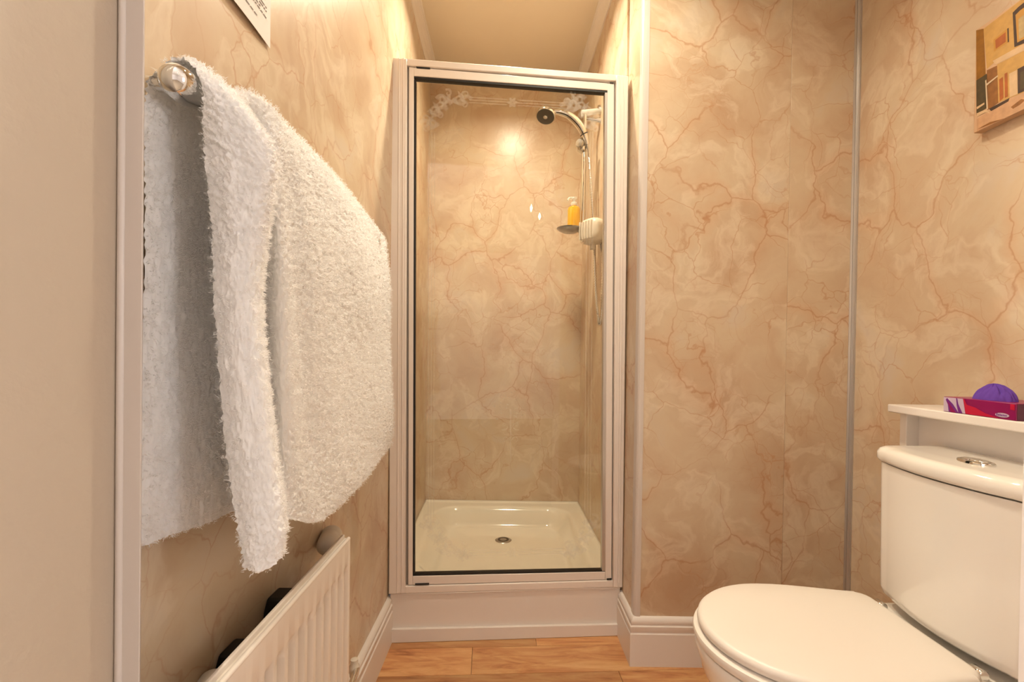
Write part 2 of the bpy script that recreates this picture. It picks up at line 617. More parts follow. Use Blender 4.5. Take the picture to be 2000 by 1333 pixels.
# coving -----------------------------------------------------------
CV = [(0.0, 0.0), (0.0, -0.046), (0.006, -0.046), (0.010, -0.040), (0.016, -0.026), (0.026, -0.015), (0.034, -0.011), (0.034, -0.006), (0.042, -0.005), (0.042, 0.0)]


def coving(name, a, b, n, label):
    v, f = [], []
    k0 = len(CV)
    for p in (a, b):
        for d, z in CV:
            v.append((p[0] + n[0] * d, p[1] + n[1] * d, CEIL + z))
    for k in range(k0):
        f.append((k, (k + 1) % k0, (k + 1) % k0 + k0, k + k0))
    f += [tuple(range(k0)), tuple(range(k0, 2 * k0))[::-1]]
    return struct(poly(name, v, f, MAT['plaster']), label)


coving('trim_coving_left', (XL - 0.003, 0.44), (BXL, BACK_Y), (1, 0), 'white coving along the left wall top')
coving('trim_coving_right', (0.404, FACE_Y), (BXR, BACK_Y), (-1, 0), 'white coving along the shower wall top')
coving('trim_coving_back', (BXL + 0.03, BACK_Y), (BXR - 0.03, BACK_Y), (0, -1), 'white coving at the shower back')
coving('trim_coving_facing', (0.45, FACE_Y), (XR, FACE_Y), (0, -1), 'white coving above the toilet wall')

# doorway we look through -----------------------------------------
JX, JR = -0.3455, 0.4805
dj = struct(empty('door_1', (0, 0.36, 0)), 'painted doorway lining at the near edge')
put(box('lining', -0.415, -0.3690, 0.26, 0.4295, 0, 2.20, MAT['cream']), dj)
put(tube('stop_bead', [(-0.3655, 0.4305, 0), (-0.3655, 0.4305, 2.20)], 0.0034, MAT['strip'], None, 14), dj)
put(prism('door_stop', [(-0.3685, 0.430, 0), (JX, 0.430, 0), (JX - 0.0035, 0.4355, 0), (-0.372, 0.452, 0), (-0.412, 0.452, 0), (-0.412, 0.430, 0)], (0, 0, 2.20), MAT['strip'], bevel=0.001), dj)
put(box('lining', JR, JR + 0.04, 0.26, 0.431, 0, 2.20, MAT['white']), dj)
put(box('lining', -0.415, JR + 0.04, 0.26, 0.431, 2.20, 2.23, MAT['white']), dj)
WX0, WX1, WZ0, WZ1 = -1.50, -0.56, 0.75, 2.20
we = struct(empty('wall_entry_left', (-1.0, 0.35, 0)), 'entry wall left of the doorway, with an added unseen bedroom window')
for (xa, xb, za, zb) in ((-1.6, WX0, 0, CEIL), (WX1, -0.416, 0, CEIL), (WX0, WX1, 0, WZ0), (WX0, WX1, WZ1, CEIL)):
    put(box('wall_section', xa, xb, 0.28, 0.425, za, zb, MAT['bedwall']), we)
wn = struct(empty('added_window_1', ((WX0 + WX1) / 2, 0.34, WZ0)), 'unseen glowing window added to light the bedroom')  # added out of view so bounced daylight brightens the bedroom and its reflection
xm_ = (WX0 + WX1) / 2
for (xa, xb, za, zb) in ((WX0, WX0 + 0.05, WZ0, WZ1), (WX1 - 0.05, WX1, WZ0, WZ1), (WX0 + 0.05, WX1 - 0.05, WZ0, WZ0 + 0.05), (WX0 + 0.05, WX1 - 0.05, WZ1 - 0.05, WZ1), (xm_ - 0.025, xm_ + 0.025, WZ0 + 0.05, WZ1 - 0.05)):
    put(box('window_frame', xa, xb, 0.31, 0.37, za, zb, MAT['white'], bevel=0.004), wn)
put(box('pane', WX0 + 0.05, xm_ - 0.025, 0.337, 0.343, WZ0 + 0.05, WZ1 - 0.05, MAT['day']), wn)
put(box('pane', xm_ + 0.025, WX1 - 0.05, 0.337, 0.343, WZ0 + 0.05, WZ1 - 0.05, MAT['day']), wn)
struct(box('wall_entry_right', JR + 0.04, 2.6, 0.28, 0.425, 0, CEIL, MAT['bedwall']), 'entry wall right of the doorway')
struct(box('wall_entry_top', -0.416, JR + 0.04, 0.28, 0.425, 2.23, CEIL, MAT['bedwall']), 'entry wall above the doorway')

# bedroom behind the camera (seen only as a reflection in the glass)
BY = -3.7
struct(box('floor_bedroom', -1.6, 2.6, BY, 0.26, -0.03, 0, MAT['carpet']), 'beige carpet of the bedroom')
struct(box('ceiling_bedroom', -1.6, 2.6, BY, 0.30, CEIL, CEIL + 0.05, MAT['plaster']), 'white ceiling of the bedroom')
struct(box('wall_bedroom_back', -1.6, 2.6, BY - 0.1, BY, 0, CEIL, MAT['bedwall']), 'pale rear wall of the bedroom')
struct(box('wall_bedroom_left', -1.7, -1.6, BY, 0.42, 0, CEIL, MAT['bedwall']), 'pale left wall of the bedroom')
VY0, VY1, VZ0, VZ1 = -0.95, 0.10, 0.85, 2.05
w2 = struct(empty('wall_bedroom_right', (2.6, 0, 0)), 'pale right wall of the bedroom with a small added window')
for (ya, yb, za, zb) in ((BY, VY0, 0, CEIL), (VY1, 0.42, 0, CEIL), (VY0, VY1, 0, VZ0), (VY0, VY1, VZ1, CEIL)):
    put(box('wall_section', 2.6, 2.75, ya, yb, za, zb, MAT['bedwall']), w2)
wn2 = struct(empty('added_window_2', (2.66, -0.4, VZ0)), 'small unseen window added on the right to light the towel')  # added out of view as fill for the towel's rear sheet
for (ya, yb, za, zb) in ((VY0, VY0 + 0.04, VZ0, VZ1), (VY1 - 0.04, VY1, VZ0, VZ1), (VY0 + 0.04, VY1 - 0.04, VZ0, VZ0 + 0.04), (VY0 + 0.04, VY1 - 0.04, VZ1 - 0.04, VZ1)):
    put(box('window_frame', 2.63, 2.69, ya, yb, za, zb, MAT['white'], bevel=0.004), wn2)
put(box('pane', 2.657, 2.663, VY0 + 0.04, VY1 - 0.04, VZ0 + 0.04, VZ1 - 0.04, MAT['day2']), wn2)


# ceiling downlights ------------------------------------------------
def downlight(x, y, watts, label, spread=180):
    r = tag(empty('ceiling_downlight', (x, y, CEIL)), label, 'lamp')
    put(lathe('bezel', [(0.034, -0.004), (0.045, -0.001), (0.046, -0.010), (0.040, -0.013), (0.034, -0.009)], (x, y, CEIL), (0, 0, 1), MAT['white'], n=32), r)
    put(lathe('lens', [(0.0, -0.0105), (0.033, -0.0105), (0.033, -0.006), (0.0, -0.006)], (x, y, CEIL), (0, 0, 1), MAT['lens'], n=24, caps=False), r)
    ld = bpy.data.lights.new('downlight_lamp', 'AREA')
    ld.shape = 'DISK'; ld.size = 0.06; ld.spread = math.radians(spread); ld.energy = watts; ld.color = WARM
    lo = bpy.data.objects.new('lamp_glow', ld); COL.objects.link(lo)
    lo.location = (0, 0, -0.016); lo.parent = r
    return r


downlight(-0.02, 1.77, SHOWER_W, 'recessed ceiling downlight just above the shower door', 150)
downlight(0.27, 1.10, ROOM_W, 'recessed ceiling downlight over the middle of the bathroom', 125)
downlight(0.16, 0.72, DOOR_W, 'recessed ceiling downlight just inside the doorway')

# ceiling rose and chandelier of the bedroom (their reflection shows in the glass)
def mirrored(px, py, z):
    d = ray(px, py)
    h = PP(px, py, DL, DN)
    d = d - DN * (2 * d.dot(DN))
    return h + d * ((z - h.z) / d.z)


RX, RY = mirrored(1062, 350, CEIL)[:2]
cr = tag(empty('ceiling_rose', (RX, RY, CEIL)), 'round plaster ceiling rose in the bedroom reflected in the shower glass', 'ceiling rose')
put(lathe('disc', [(0.0, 0), (0.30, 0), (0.31, -0.012), (0.285, -0.026), (0.27, -0.012), (0.225, -0.010), (0.215, -0.026), (0.20, -0.026), (0.19, -0.010), (0.10, -0.014), (0.08, -0.04), (0.0, -0.05)], (RX, RY, CEIL), (0, 0, 1), MAT['plaster'], n=48, caps=False), cr)
for k in range(12):
    a = 2 * math.pi * k / 12
    lf = [(RX + math.cos(a + w) * r_, RY + math.sin(a + w) * r_, CEIL - 0.012) for w, r_ in ((0, 0.105), (0.11, 0.14), (0.0, 0.185), (-0.11, 0.14))]
    put(prism('leaf', lf, (0, 0, -0.012), MAT['plaster'], bevel=0.004), cr)
ch = tag(empty('chandelier', (RX, RY, CEIL - 0.05)), 'small crystal chandelier with candle bulbs reflected in the shower glass', 'chandelier')
put(tube('stem', [(RX, RY, CEIL - 0.04), (RX, RY, CEIL - 0.36)], 0.008, MAT['chrome']), ch)
for k in range(3):
    a = 2 * math.pi * k / 3 + 0.5
    d = Vector((math.cos(a), math.sin(a), 0))
    b0 = Vector((RX, RY, CEIL - 0.36))
    pth = [b0 + d * (0.14 * t) + Vector((0, 0, -0.05 * math.sin(math.pi * t) + 0.03 * t)) for t in (0, .2, .4, .6, .8, 1)]
    put(tube('arm', pth, 0.005, MAT['chrome'], n=8), ch)
    put(lathe('candle_bulb', [(0.004, 0), (0.008, 0.01), (0.012, 0.03), (0.007, 0.05), (0.001, 0.066)], pth[-1] + Vector((0, 0, 0.02)), (0, 0, 1), MAT['bulb'], n=10), ch)
    for j in range(3):
        q = b0 + d * (0.05 + 0.04 * j) + Vector((0, 0, -0.10 + 0.012 * j))
        put(lathe('crystal', [(0.001, 0), (0.011, 0.012), (0.001, 0.034)], q, (0, 0, 1), MAT['clear'], n=6), ch)

# ================================================================== SHOWER
def dpt(px, py, t=0.0):
    return PP(px, py, DL + DN * t, DN)


def dquad(name, c, t0, t1, mat, root, bevel=0.0, seg=2):
    """c: four pixel corners on the door plane (front face at t1); extruded back to t0."""
    fr = [dpt(x, y, t1) for x, y in c]
    bk = [p + DN * (t0 - t1) for p in fr]
    o = hexa(name, bk + fr, mat, None, bevel, seg)
    return put(o, root)


se = tag(empty('shower_enclosure', (DL + DR) * 0.5 + Vector((0, 0, 0.19))), 'white framed glass shower door with an etched border', 'shower door')
# outer posts with beads
lp = dquad('post', [(762.6, 112), (795, 114), (791.5, 1160), (759, 1162)], -0.05, 0.020, MAT['frame'], se, 0.003)
rp = dquad('post', [(1203.8, 146), (1227.5, 148), (1216.4, 1148.5), (1197.5, 1148.5)], -0.05, 0.020, MAT['frame'], se, 0.003)
for par, cc in ((lp, [(779.5, 114, 776, 1159), (788, 114, 784.5, 1159)]), (rp, [(1212, 148, 1205.5, 1147), (1218.5, 149, 1209.5, 1147)])):
    for (xa, ya, xb, yb) in cc:
        rb = tube('bead', [dpt(xa, ya, 0.0195), dpt(xb, yb, 0.0195)], 0.0026, MAT['frame'], None, 10)
        rb.parent = par
hd = dquad('head_rail', [(793, 113.8), (1205, 145.8), (1205, 158.5), (793, 127.5)], -0.045, 0.016, MAT['frame'], se, 0.003)
sl = dquad('sill_rail', [(790, 1146), (1198.5, 1134.5), (1198.5, 1148.5), (790, 1160.5)], -0.045, 0.016, MAT['frame'], se, 0.003)
dquad('seal_strip', [(795.2, 129), (798.2, 129), (796.5, 1142), (792.5, 1142)], -0.03, 0.004, MAT['grey'], se)
dquad('seal_strip', [(1199.6, 161), (1204.4, 161), (1198, 1132), (1194.6, 1132)], -0.03, 0.003, MAT['grey'], se)
dquad('gap_strip', [(797, 127.8), (1204, 159.0), (1204, 164.5), (797, 131)], -0.03, 0.002, MAT['alu'], se)
# moving leaf
lf = empty('door_leaf', (DL + DR) * 0.5 + Vector((0, 0, 0.3)))
put(lf, se)
LEAF = []


def leaf(o):
    o.parent = lf
    o.matrix_parent_inverse = Matrix.Translation(lf.location).inverted()
    return o


def lquad(name, c, t0, t1, mat, bevel=0.0):
    fr = [dpt(x, y, t1) for x, y in c]
    bk = [p + DN * (t0 - t1) for p in fr]
    return leaf(hexa(name, bk + fr, mat, None, bevel))


lquad('stile', [(798.4, 130.5), (808.5, 131.3), (806.0, 1143.5), (796.9, 1143.8)], -0.025, 0.012, MAT['frame'], 0.002)
lquad('stile', [(1186.8, 162.5), (1199.6, 163.6), (1194.6, 1133), (1182.0, 1133.3)], -0.025, 0.012, MAT['frame'], 0.002)
lquad('top_rail', [(808.3, 131.3), (1187.0, 162.5), (1187.0, 176.6), (808.3, 148.2)], -0.025, 0.012, MAT['frame'], 0.002)
lquad('bottom_rail', [(806.0, 1126.3), (1182.2, 1117.8), (1182.2, 1133.2), (806.0, 1143.5)], -0.025, 0.012, MAT['frame'], 0.002)
lquad('gasket', [(808.4, 148.2), (1186.8, 176.6), (1186.8, 181.2), (808.4, 152.4)], -0.012, 0.0095, MAT['black'])
lquad('gasket', [(806.2, 1122.6), (1182.0, 1114.6), (1182.0, 1117.9), (806.2, 1126.6)], -0.012, 0.0095, MAT['black'])
lquad('gasket', [(808.4, 156.0), (812.4, 156.2), (809.6, 1124), (806.1, 1124)], -0.012, 0.0095, MAT['black'])
lquad('edge_seal', [(1181.6, 181), (1186.9, 181), (1182.2, 1116), (1175.8, 1116)], -0.012, 0.0095, MAT['alu'])
lquad('slot_cap', [(812.5, 129.6), (840, 131.8), (840, 135.2), (814, 133.2)], 0.011, 0.0135, MAT['black'])
lquad('slot_cap', [(810.6, 1141.2), (837.8, 1140.4), (837.8, 1142.6), (810.6, 1143.4)], 0.011, 0.0165, MAT['black'])
lquad('slot_cap', [(1191.6, 160.4), (1198.4, 161.0), (1198.4, 163.6), (1191.6, 163.0)], 0.011, 0.0135, MAT['black'])
lquad('slot_cap', [(1185.6, 1131.6), (1194.8, 1131.0), (1194.8, 1133.2), (1185.6, 1134.0)], 0.011, 0.0165, MAT['black'])
glass = lquad('glass_pane', [(809, 150), (1186, 179), (1181, 1117), (807, 1125)], -0.003, 0.003, MAT['glass'])

# etched border, ribbons just proud of the glass
ET = 0.0036
ev, ef = [], []


def ribbon(pts, w):
    pts = [Vector((x, y)) for x, y in pts]
    base = len(ev)
    n = len(pts)
    for i, p in enumerate(pts):
        t = (pts[min(i + 1, n - 1)] - pts[max(i - 1, 0)])
        t = t.normalized() if t.length > 1e-6 else Vector((1, 0))
        nn = Vector((-t.y, t.x))
        ww = w(i / (n - 1)) if callable(w) else w
        for s in (-1, 1):
            q = p + nn * (ww * s * 0.5)
            ev.append(dpt(q.x, q.y, ET))
    for i in range(n - 1):
        ef.append((base + 2 * i, base + 2 * i + 2, base + 2 * i + 3, base + 2 * i + 1))


def top_y(x): return 194 + (x - 900) * 0.062


def bot_y(x): return 1081 - (x - 900) * 0.018


def spiral(cx, cy, r, a0, turns, w, sx=1):
    pts = []
    for i in range(26):
        t = i / 25
        a = a0 + turns * 2 * math.pi * t
        rr = r * (1 - 0.85 * t)
        pts.append((cx + sx * rr * math.cos(a), cy + rr * math.sin(a)))
    ribbon(pts, lambda t: w * (1 - 0.6 * t))


def scroll(cx, cy, sx, sy):
    spiral(cx, cy, 12, 0.5 * sy, 1.1, 6, sx)
    spiral(cx + sx * 12, cy - sy * 9, 9, 2.2, 1.0, 5, sx)
    spiral(cx + sx * 9, cy + sy * 11, 8, 4.0, 1.0, 5, sx)
    ribbon([(cx + sx * (-14 + i * 4.2), cy + sy * 6 * math.sin(i * 0.7)) for i in range(10)], 8)
    ribbon([(cx - sx * 4 + sx * 2.2 * i, cy - sy * (16 - i * 3.4)) for i in range(8)], lambda t: 9 * (1 - abs(2 * t - 1)) + 1)


for fy, sy in ((top_y, 1), (bot_y, -1)):
    for k in (-5.2, 0, 5.2):
        ribbon([(916 + (990 - 916) * i / 6, fy(916 + 74 * i / 6) + k * sy) for i in range(7)], 2.0)
        ribbon([(1012 + 92 * i / 6, fy(1012 + 92 * i / 6) + k * sy) for i in range(7)], 2.0)
    scroll(898, fy(898), 1, sy)
    scroll(1118, fy(1118), -1, sy)
    for k in range(6):
        a = k * math.pi / 3
        ribbon([(1001 + math.cos(a) * r, fy(1001) + math.sin(a) * r) for r in (1, 4, 8, 11)], lambda t: 7 * (1 - abs(2 * t - 1)) + 1)
for x0, x1, sx in ((838, 836, 1), (1158, 1153, -1)):
    for k in (0, 5.5, 11):
        ribbon([(x0 + sx * k + (x1 - x0) * i / 20, 258 + (1022 - 258) * i / 20) for i in range(21)], 1.7)
    for yy, sy in ((215, 1), (1050, -1)):
        scroll(x0 + sx * 12, yy, sx, sy)
        scroll(x0 + sx * 5, yy + sy * 26, -sx, sy)
        scroll(x0 + sx * 28, yy - sy * 22, sx, -sy)
# central spray of dots and leaves
for k in range(30):
    a = random.uniform(0, 2 * math.pi); rr = 34 * math.sqrt(random.random())
    cx_, cy_ = 997 + rr * math.cos(a), 800 + 1.3 * rr * math.sin(a)
    ribbon([(cx_ - 1.6, cy_), (cx_ + 1.6, cy_ + 1)], 2.2)
for sx in (-1, 1):
    spiral(997 + sx * 12, 832, 9, 1.0, 1.1, 2.4, sx)
    spiral(997 + sx * 10, 860, 7, 3.0, 1.1, 2.2, sx)
ribbon([(997, 800 + i * 11) for i in range(11)], lambda t: 3 * (1 - t) + 1)
eo = poly('etched_border', ev, ef, MAT['etch'], fix=False)
leaf(eo)

# riser below the shower, with sealant bead and floor trim
rq = [(762.5, 1160.5), (1211, 1147.5), (1208.5, 1240), (764, 1253)]
fr = [dpt(*p, 0.010) for p in rq]
bkp = [p - DN * 0.03 for p in fr]
for L_ in (fr, bkp):
    L_[2].z = 0.0; L_[3].z = 0.0
struct(hexa('trim_riser', bkp + fr, MAT['white']), 'plain white riser board under the shower')
tq = [(764, 1230.5), (1209, 1220.4), (1208.5, 1240), (764, 1253)]
fr = [dpt(*p, 0.022) for p in tq]
bkp = [p - DN * 0.0119 for p in fr]
for L_ in (fr, bkp):
    L_[2].z = 0.0005; L_[3].z = 0.0005
struct(hexa('trim_riser_foot', bkp + fr, MAT['white'], bevel=0.002), 'white strip at the foot of the riser')
struct(tube('trim_sealant', [dpt(764, 1161.5, 0.012), dpt(900, 1158, 0.0125), dpt(1050, 1153, 0.012), dpt(1211, 1148.5, 0.012)], 0.003, MAT['white'], None, 8), 'white sealant bead under the sill')

# tray as a height field -----------------------------------------
TRZ = 0.190
st_ = tag(empty('shower_tray', (0, 2.07, 0.12)), 'white acrylic shower tray with a sunken basin', 'shower tray')
NX, NY = 96, 96
tv, tf = [], []


def smooth(t):
    t = max(0.0, min(1.0, t)); return t * t * (3 - 2 * t)


for j in range(NY + 1):
    v = j / NY
    for i in range(NX + 1):
        u = i / NX
        yl = DL.y + 0.053 + (BACK_Y - 0.004 - DL.y - 0.053) * v
        yr = DR.y + 0.053 + (BACK_Y - 0.004 - DR.y - 0.053) * v
        y = yl + (yr - yl) * u
        xl = -0.425 + (BXL + 0.004 + 0.425) * v
        xr = 0.393 + (BXR - 0.004 - 0.393) * v
        x = xl + (xr - xl) * u
        W, D = (xr - xl), BACK_Y - 1.62
        cxx = (xl + xr) / 2; cyy = (1.62 + BACK_Y) / 2 - 0.01
        hx, hy, r = W / 2 - 0.060, D / 2 - 0.065, 0.13
        qx, qy = abs(x - cxx) - (hx - r), abs(y - cyy) - (hy - r)
        d = math.hypot(max(qx, 0), max(qy, 0)) + min(max(qx, qy), 0) - r    # <0 inside
        dep = smooth(-d / 0.085)
        z = TRZ - 0.082 * dep - 0.010 * smooth(-d / 0.42)
        e = min(u * W, (1 - u) * W, (1 - v) * D)
        z += 0.008 * (1 - smooth((e - 0.004) / 0.010)) if e < 0.014 else 0
        tv.append((x, y, z))
for j in range(NY):
    for i in range(NX):
        a = j * (NX + 1) + i
        tf.append((a, a + 1, a + NX + 2, a + NX + 1))
n0 = len(tv)
ringi = [i for i in range(NX + 1)] + [j * (NX + 1) + NX for j in range(1, NY + 1)] + [NY * (NX + 1) + i for i in range(NX - 1, -1, -1)] + [j * (NX + 1) for j in range(NY - 1, 0, -1)]
for i in ringi:
    tv.append((tv[i][0], tv[i][1], 0.03))
m_ = len(ringi)
for k in range(m_):
    tf.append((ringi[k], n0 + k, n0 + (k + 1) % m_, ringi[(k + 1) % m_]))
o = poly('basin', tv, tf, MAT['acryl'], smooth=True)
put(o, st_)
dp = PZ(983, 1056, 0.0995)
dr = put(lathe('drain', [(0.0, 0.0035), (0.012, 0.0045), (0.030, 0.0045), (0.040, 0.003), (0.043, 0.0), (0.043, -0.006)], dp, (0, 0, 1), MAT['brushed'], n=32, caps=False), st_)
dring = lathe('drain_slot', [(0.016, 0.0049), (0.027, 0.0049), (0.027, 0.0030), (0.016, 0.0030)], dp, (0, 0, 1), MAT['black'], n=24, caps=False)
dring.parent = dr
dring.matrix_parent_inverse = Matrix.Identity(4)

# shower rail, handset, mixer --------------------------------------
SY = 2.09
wx = lambda y: 0.398 + (BXR - 0.398) * (y - 1.67) / (BACK_Y - 1.67)
WXS = wx(SY)
RXX = PY(1140.5, 300, SY).x
ztop, zslid, zmix = PY(1140, 222, SY).z, PY(1140, 284, SY).z, PY(1150, 455, SY).z
sr = tag(empty('shower_rail', (RXX, SY, zmix)), 'vertical chrome shower rail on the right shower wall', 'shower rail')
put(tube('rail', [(RXX, SY, zmix - 0.04), (RXX, SY, ztop + 0.012)], 0.0105, MAT['chrome'], None, 16), sr)
put(tube('bracket', [(RXX - 0.013, SY, ztop), (WXS - 0.012, SY, ztop + 0.012), (WXS, SY, ztop + 0.014)], [0.015, 0.012, 0.018], MAT['clear'], None, 14), sr)
put(lathe('bracket_cap', [(0.004, 0), (0.014, 0.003), (0.016, 0.010), (0.016, 0.016)], (WXS - 0.0165, SY, ztop + 0.024), (1, 0, 0), MAT['chrome'], n=16), sr)
put(tube('bracket_arm', [(RXX, SY, ztop - 0.022), (WXS, SY, ztop - 0.030)], [0.007, 0.011], MAT['chrome'], None, 10), sr)
put(lathe('slider', [(0.012, -0.034), (0.022, -0.028), (0.024, 0.0), (0.022, 0.022), (0.014, 0.030)], (RXX - 0.006, SY - 0.004, zslid), (0.15, 0, 1), MAT['chrome'], n=20), sr)
put(lathe('slider_knob', [(0.0, -0.032), (0.016, -0.030), (0.020, -0.022), (0.016, -0.006), (0.012, 0.004)], (RXX - 0.012, SY - 0.016, zslid - 0.004), (0.55, 0.8, 0.1), MAT['brushed'], n=18, caps=False), sr)

hs = tag(empty('hand_shower', (RXX, SY, zslid)), 'chrome hand shower with a dark spray face and coiled hose', 'hand shower')
hp = [PY(1147, 283, SY - 0.03), PY(1143, 268, SY - 0.035), PY(1135, 250, SY - 0.045), PY(1123, 235, SY - 0.055), PY(1109, 224, SY - 0.065), PY(1094, 219, SY - 0.07), PY(1082, 218, SY - 0.07)]
hc = catmull([tuple(p) for p in hp], 6)
rad = np.interp(np.linspace(0, 1, len(hc)), [0, .12, .22, .24, .5, .8, 1], [0.010, 0.0115, 0.0125, 0.0165, 0.0175, 0.0145, 0.010])
put(tube('handle', [tuple(p) for p in hc], [float(r) for r in rad], MAT['chrome'], None, 16), hs)
k = len(hc) * 22 // 100
tg = Vector(hc[k + 1]) - Vector(hc[k - 1])
put(lathe('handle_ring', [(0.0160, -0.0016), (0.0178, -0.0016), (0.0178, 0.0016), (0.0160, 0.0016)], hc[k], tg, MAT['black'], n=20, caps=False), hs)
hcen = PY(1066, 225, SY - 0.075)
hax = Vector((-0.18, -0.42, -1)).normalized()
head = put(lathe('head', [(0.004, -0.034), (0.020, -0.030), (0.034, -0.020), (0.041, -0.004), (0.0425, 0.006), (0.0405, 0.010), (0.037, 0.0105)], hcen, hax, MAT['chrome'], n=32, caps=False), hs)
fc = lathe('spray_face', [(0.0385, 0.004), (0.0385, 0.0108), (0.030, 0.0125), (0.010, 0.0125), (0.009, 0.0105), (0.0, 0.0105)], hcen, hax, MAT['darkface'], n=32, caps=False)
put(fc, hs)
put(lathe('spray_button', [(0.009, 0.010), (0.009, 0.0136), (0.0, 0.0145)], hcen, hax, MAT['chrome'], n=16, caps=False), hs)
put(tube('neck', [hcen - hax * 0.012 + Vector((0.026, 0, 0)), Vector(hc[-1])], [0.012, 0.011], MAT['chrome'], None, 12), hs)
# hose: down from the handset, behind the mixer, loop at the bottom and back up
hpts = [PY(1147, 284, SY - 0.028), PY(1150, 300, SY - 0.02), PY(1153, 340, SY - 0.012), PY(1157, 400, SY - 0.01), PY(1160, 455, SY - 0.005), PY(1161, 500, SY - 0.03),
        PY(1163, 560, SY - 0.06), PY(1167, 612, SY - 0.09), PY(1171, 634, SY - 0.10), PY(1175, 618, SY - 0.10), PY(1177, 560, SY - 0.09), PY(1177, 500, SY - 0.06), PY(1172, 474, SY - 0.04)]
hpts = catmull([tuple(p) for p in hpts], 36)
hr = [0.0066 + (0.0012 if i % 3 == 0 else -0.0006) for i in range(len(hpts))]
put(tube('hose', [tuple(p) for p in hpts], hr, MAT['chrome'], None, 10), hs)

mx_ = tag(empty('shower_mixer', (WXS, SY, zmix)), 'white shower mixer with chrome fittings on the shower wall', 'shower mixer')
mc = PY(1158, 453, SY - 0.07)
ax = Vector((-0.75, -0.66, 0)).normalized()
sv, sf = [], []
au = Vector((-ax.y, ax.x, 0))
pw = lambda c, e: math.copysign(abs(c) ** e, c)
for j in range(21):
    ph = -math.pi / 2 + math.pi * j / 20
    for k in range(48):
        th = 2 * math.pi * k / 48
        sv.append(mc + au * (0.056 * pw(math.cos(ph), 0.55) * pw(math.cos(th), 0.62)) + Vector((0, 0, 1)) * (0.056 * pw(math.cos(ph), 0.55) * pw(math.sin(th), 0.62)) + ax * (0.042 * pw(math.sin(ph), 0.6)))
for j in range(20):
    for k in range(48):
        sf.append((j * 48 + k, j * 48 + (k + 1) % 48, (j + 1) * 48 + (k + 1) % 48, (j + 1) * 48 + k))
put(poly('control_body', sv, sf, MAT['knobw'], smooth=True), mx_)
for k in range(5):
    w = -0.9 + 0.45 * k
    c = mc + ax * 0.0405 + au * (w * 0.034 - 0.008)
    put(tube('grip_rib', [c + Vector((0, 0, 0.040)), c + ax * 0.003, c + Vector((0, 0, -0.036))], 0.0044, MAT['knobw'], None, 8), mx_)
put(box('temperature_tab', mc.x - 0.012, mc.x + 0.010, mc.y - 0.010, mc.y + 0.010, mc.z - 0.078, mc.z - 0.045, MAT['knobw'], bevel=0.004), mx_)
put(lathe('wall_flange', [(0.034, 0.0), (0.034, 0.010), (0.026, 0.016), (0.020, 0.020), (0.020, 0.060)], (WXS, SY - 0.03, zmix + 0.006), (-1, 0, 0), MAT['chrome'], n=28), mx_)
for (qx, qy) in ((1141, 470), (1158, 472), (1171, 470)):
    c = PY(qx, qy, SY - 0.06)
    put(lathe('outlet_nut', [(0.010, -0.014), (0.015, -0.012), (0.016, 0.010), (0.010, 0.016)], c, (0.2, 0.1, 1), MAT['chrome'], n=10), mx_)
put(tube('outlet_pipe', [PY(1141, 466, SY - 0.05), PY(1150, 470, SY - 0.055), PY(1162, 474, SY - 0.05), (WXS, SY - 0.04, PY(1170, 472, SY).z)], 0.009, MAT['chrome'], None, 10), mx_)

dc = PY(1112, 453, SY - 0.03)
sd = tag(empty('soap_dish', dc), 'round grey chrome soap dish clipped to the shower rail', 'soap dish')
dz0 = PY(1112, 450, SY - 0.03).z
put(lathe('dish', [(0.0, -0.010), (0.030, -0.010), (0.046, -0.002), (0.056, 0.006), (0.057, 0.008), (0.053, 0.007), (0.044, 0.0), (0.0, -0.004)], (dc.x, dc.y, dz0), (0, 0, 1), MAT['brushed'], n=40, caps=False), sd)
put(tube('clip', [(dc.x + 0.045, dc.y + 0.01, dz0 + 0.002), (RXX - 0.004, SY - 0.002, dz0 + 0.004)], [0.010, 0.011], MAT['chrome'], None, 10), sd)

bc = PY(1120.5, 444, SY - 0.03)
bz = dz0 - 0.003
btop = PY(1120, 404, SY - 0.03).z
sb = tag(empty('soap_bottle', (bc.x, bc.y, bz)), 'amber liquid soap bottle with a clear pump standing on the soap dish', 'soap bottle')
bh = btop - bz
pr = [(0.0, 0.0), (0.024, 0.0), (0.0275, 0.004), (0.0285, 0.012), (0.0285, bh - 0.014), (0.024, bh - 0.004), (0.012, bh), (0.012, bh + 0.006), (0.0, bh + 0.006)]
put(lathe('bottle_body', pr, (bc.x, bc.y, bz), (0, 0, 1), MAT['amber'], n=28, caps=False), sb)
put(lathe('pump_collar', [(0.014, 0.0), (0.0145, 0.012), (0.012, 0.016), (0.006, 0.018), (0.006, 0.028), (0.013, 0.030), (0.013, 0.038), (0.0, 0.040)], (bc.x, bc.y, bz + bh + 0.003), (0, 0, 1), MAT['clear'], n=18, caps=False), sb)
put(tube('pump_spout', [(bc.x, bc.y, bz + bh + 0.037), (bc.x - 0.022, bc.y - 0.006, bz + bh + 0.036), (bc.x - 0.030, bc.y - 0.008, bz + bh + 0.026)], [0.006, 0.005, 0.004], MAT['clear'], None, 10), sb)

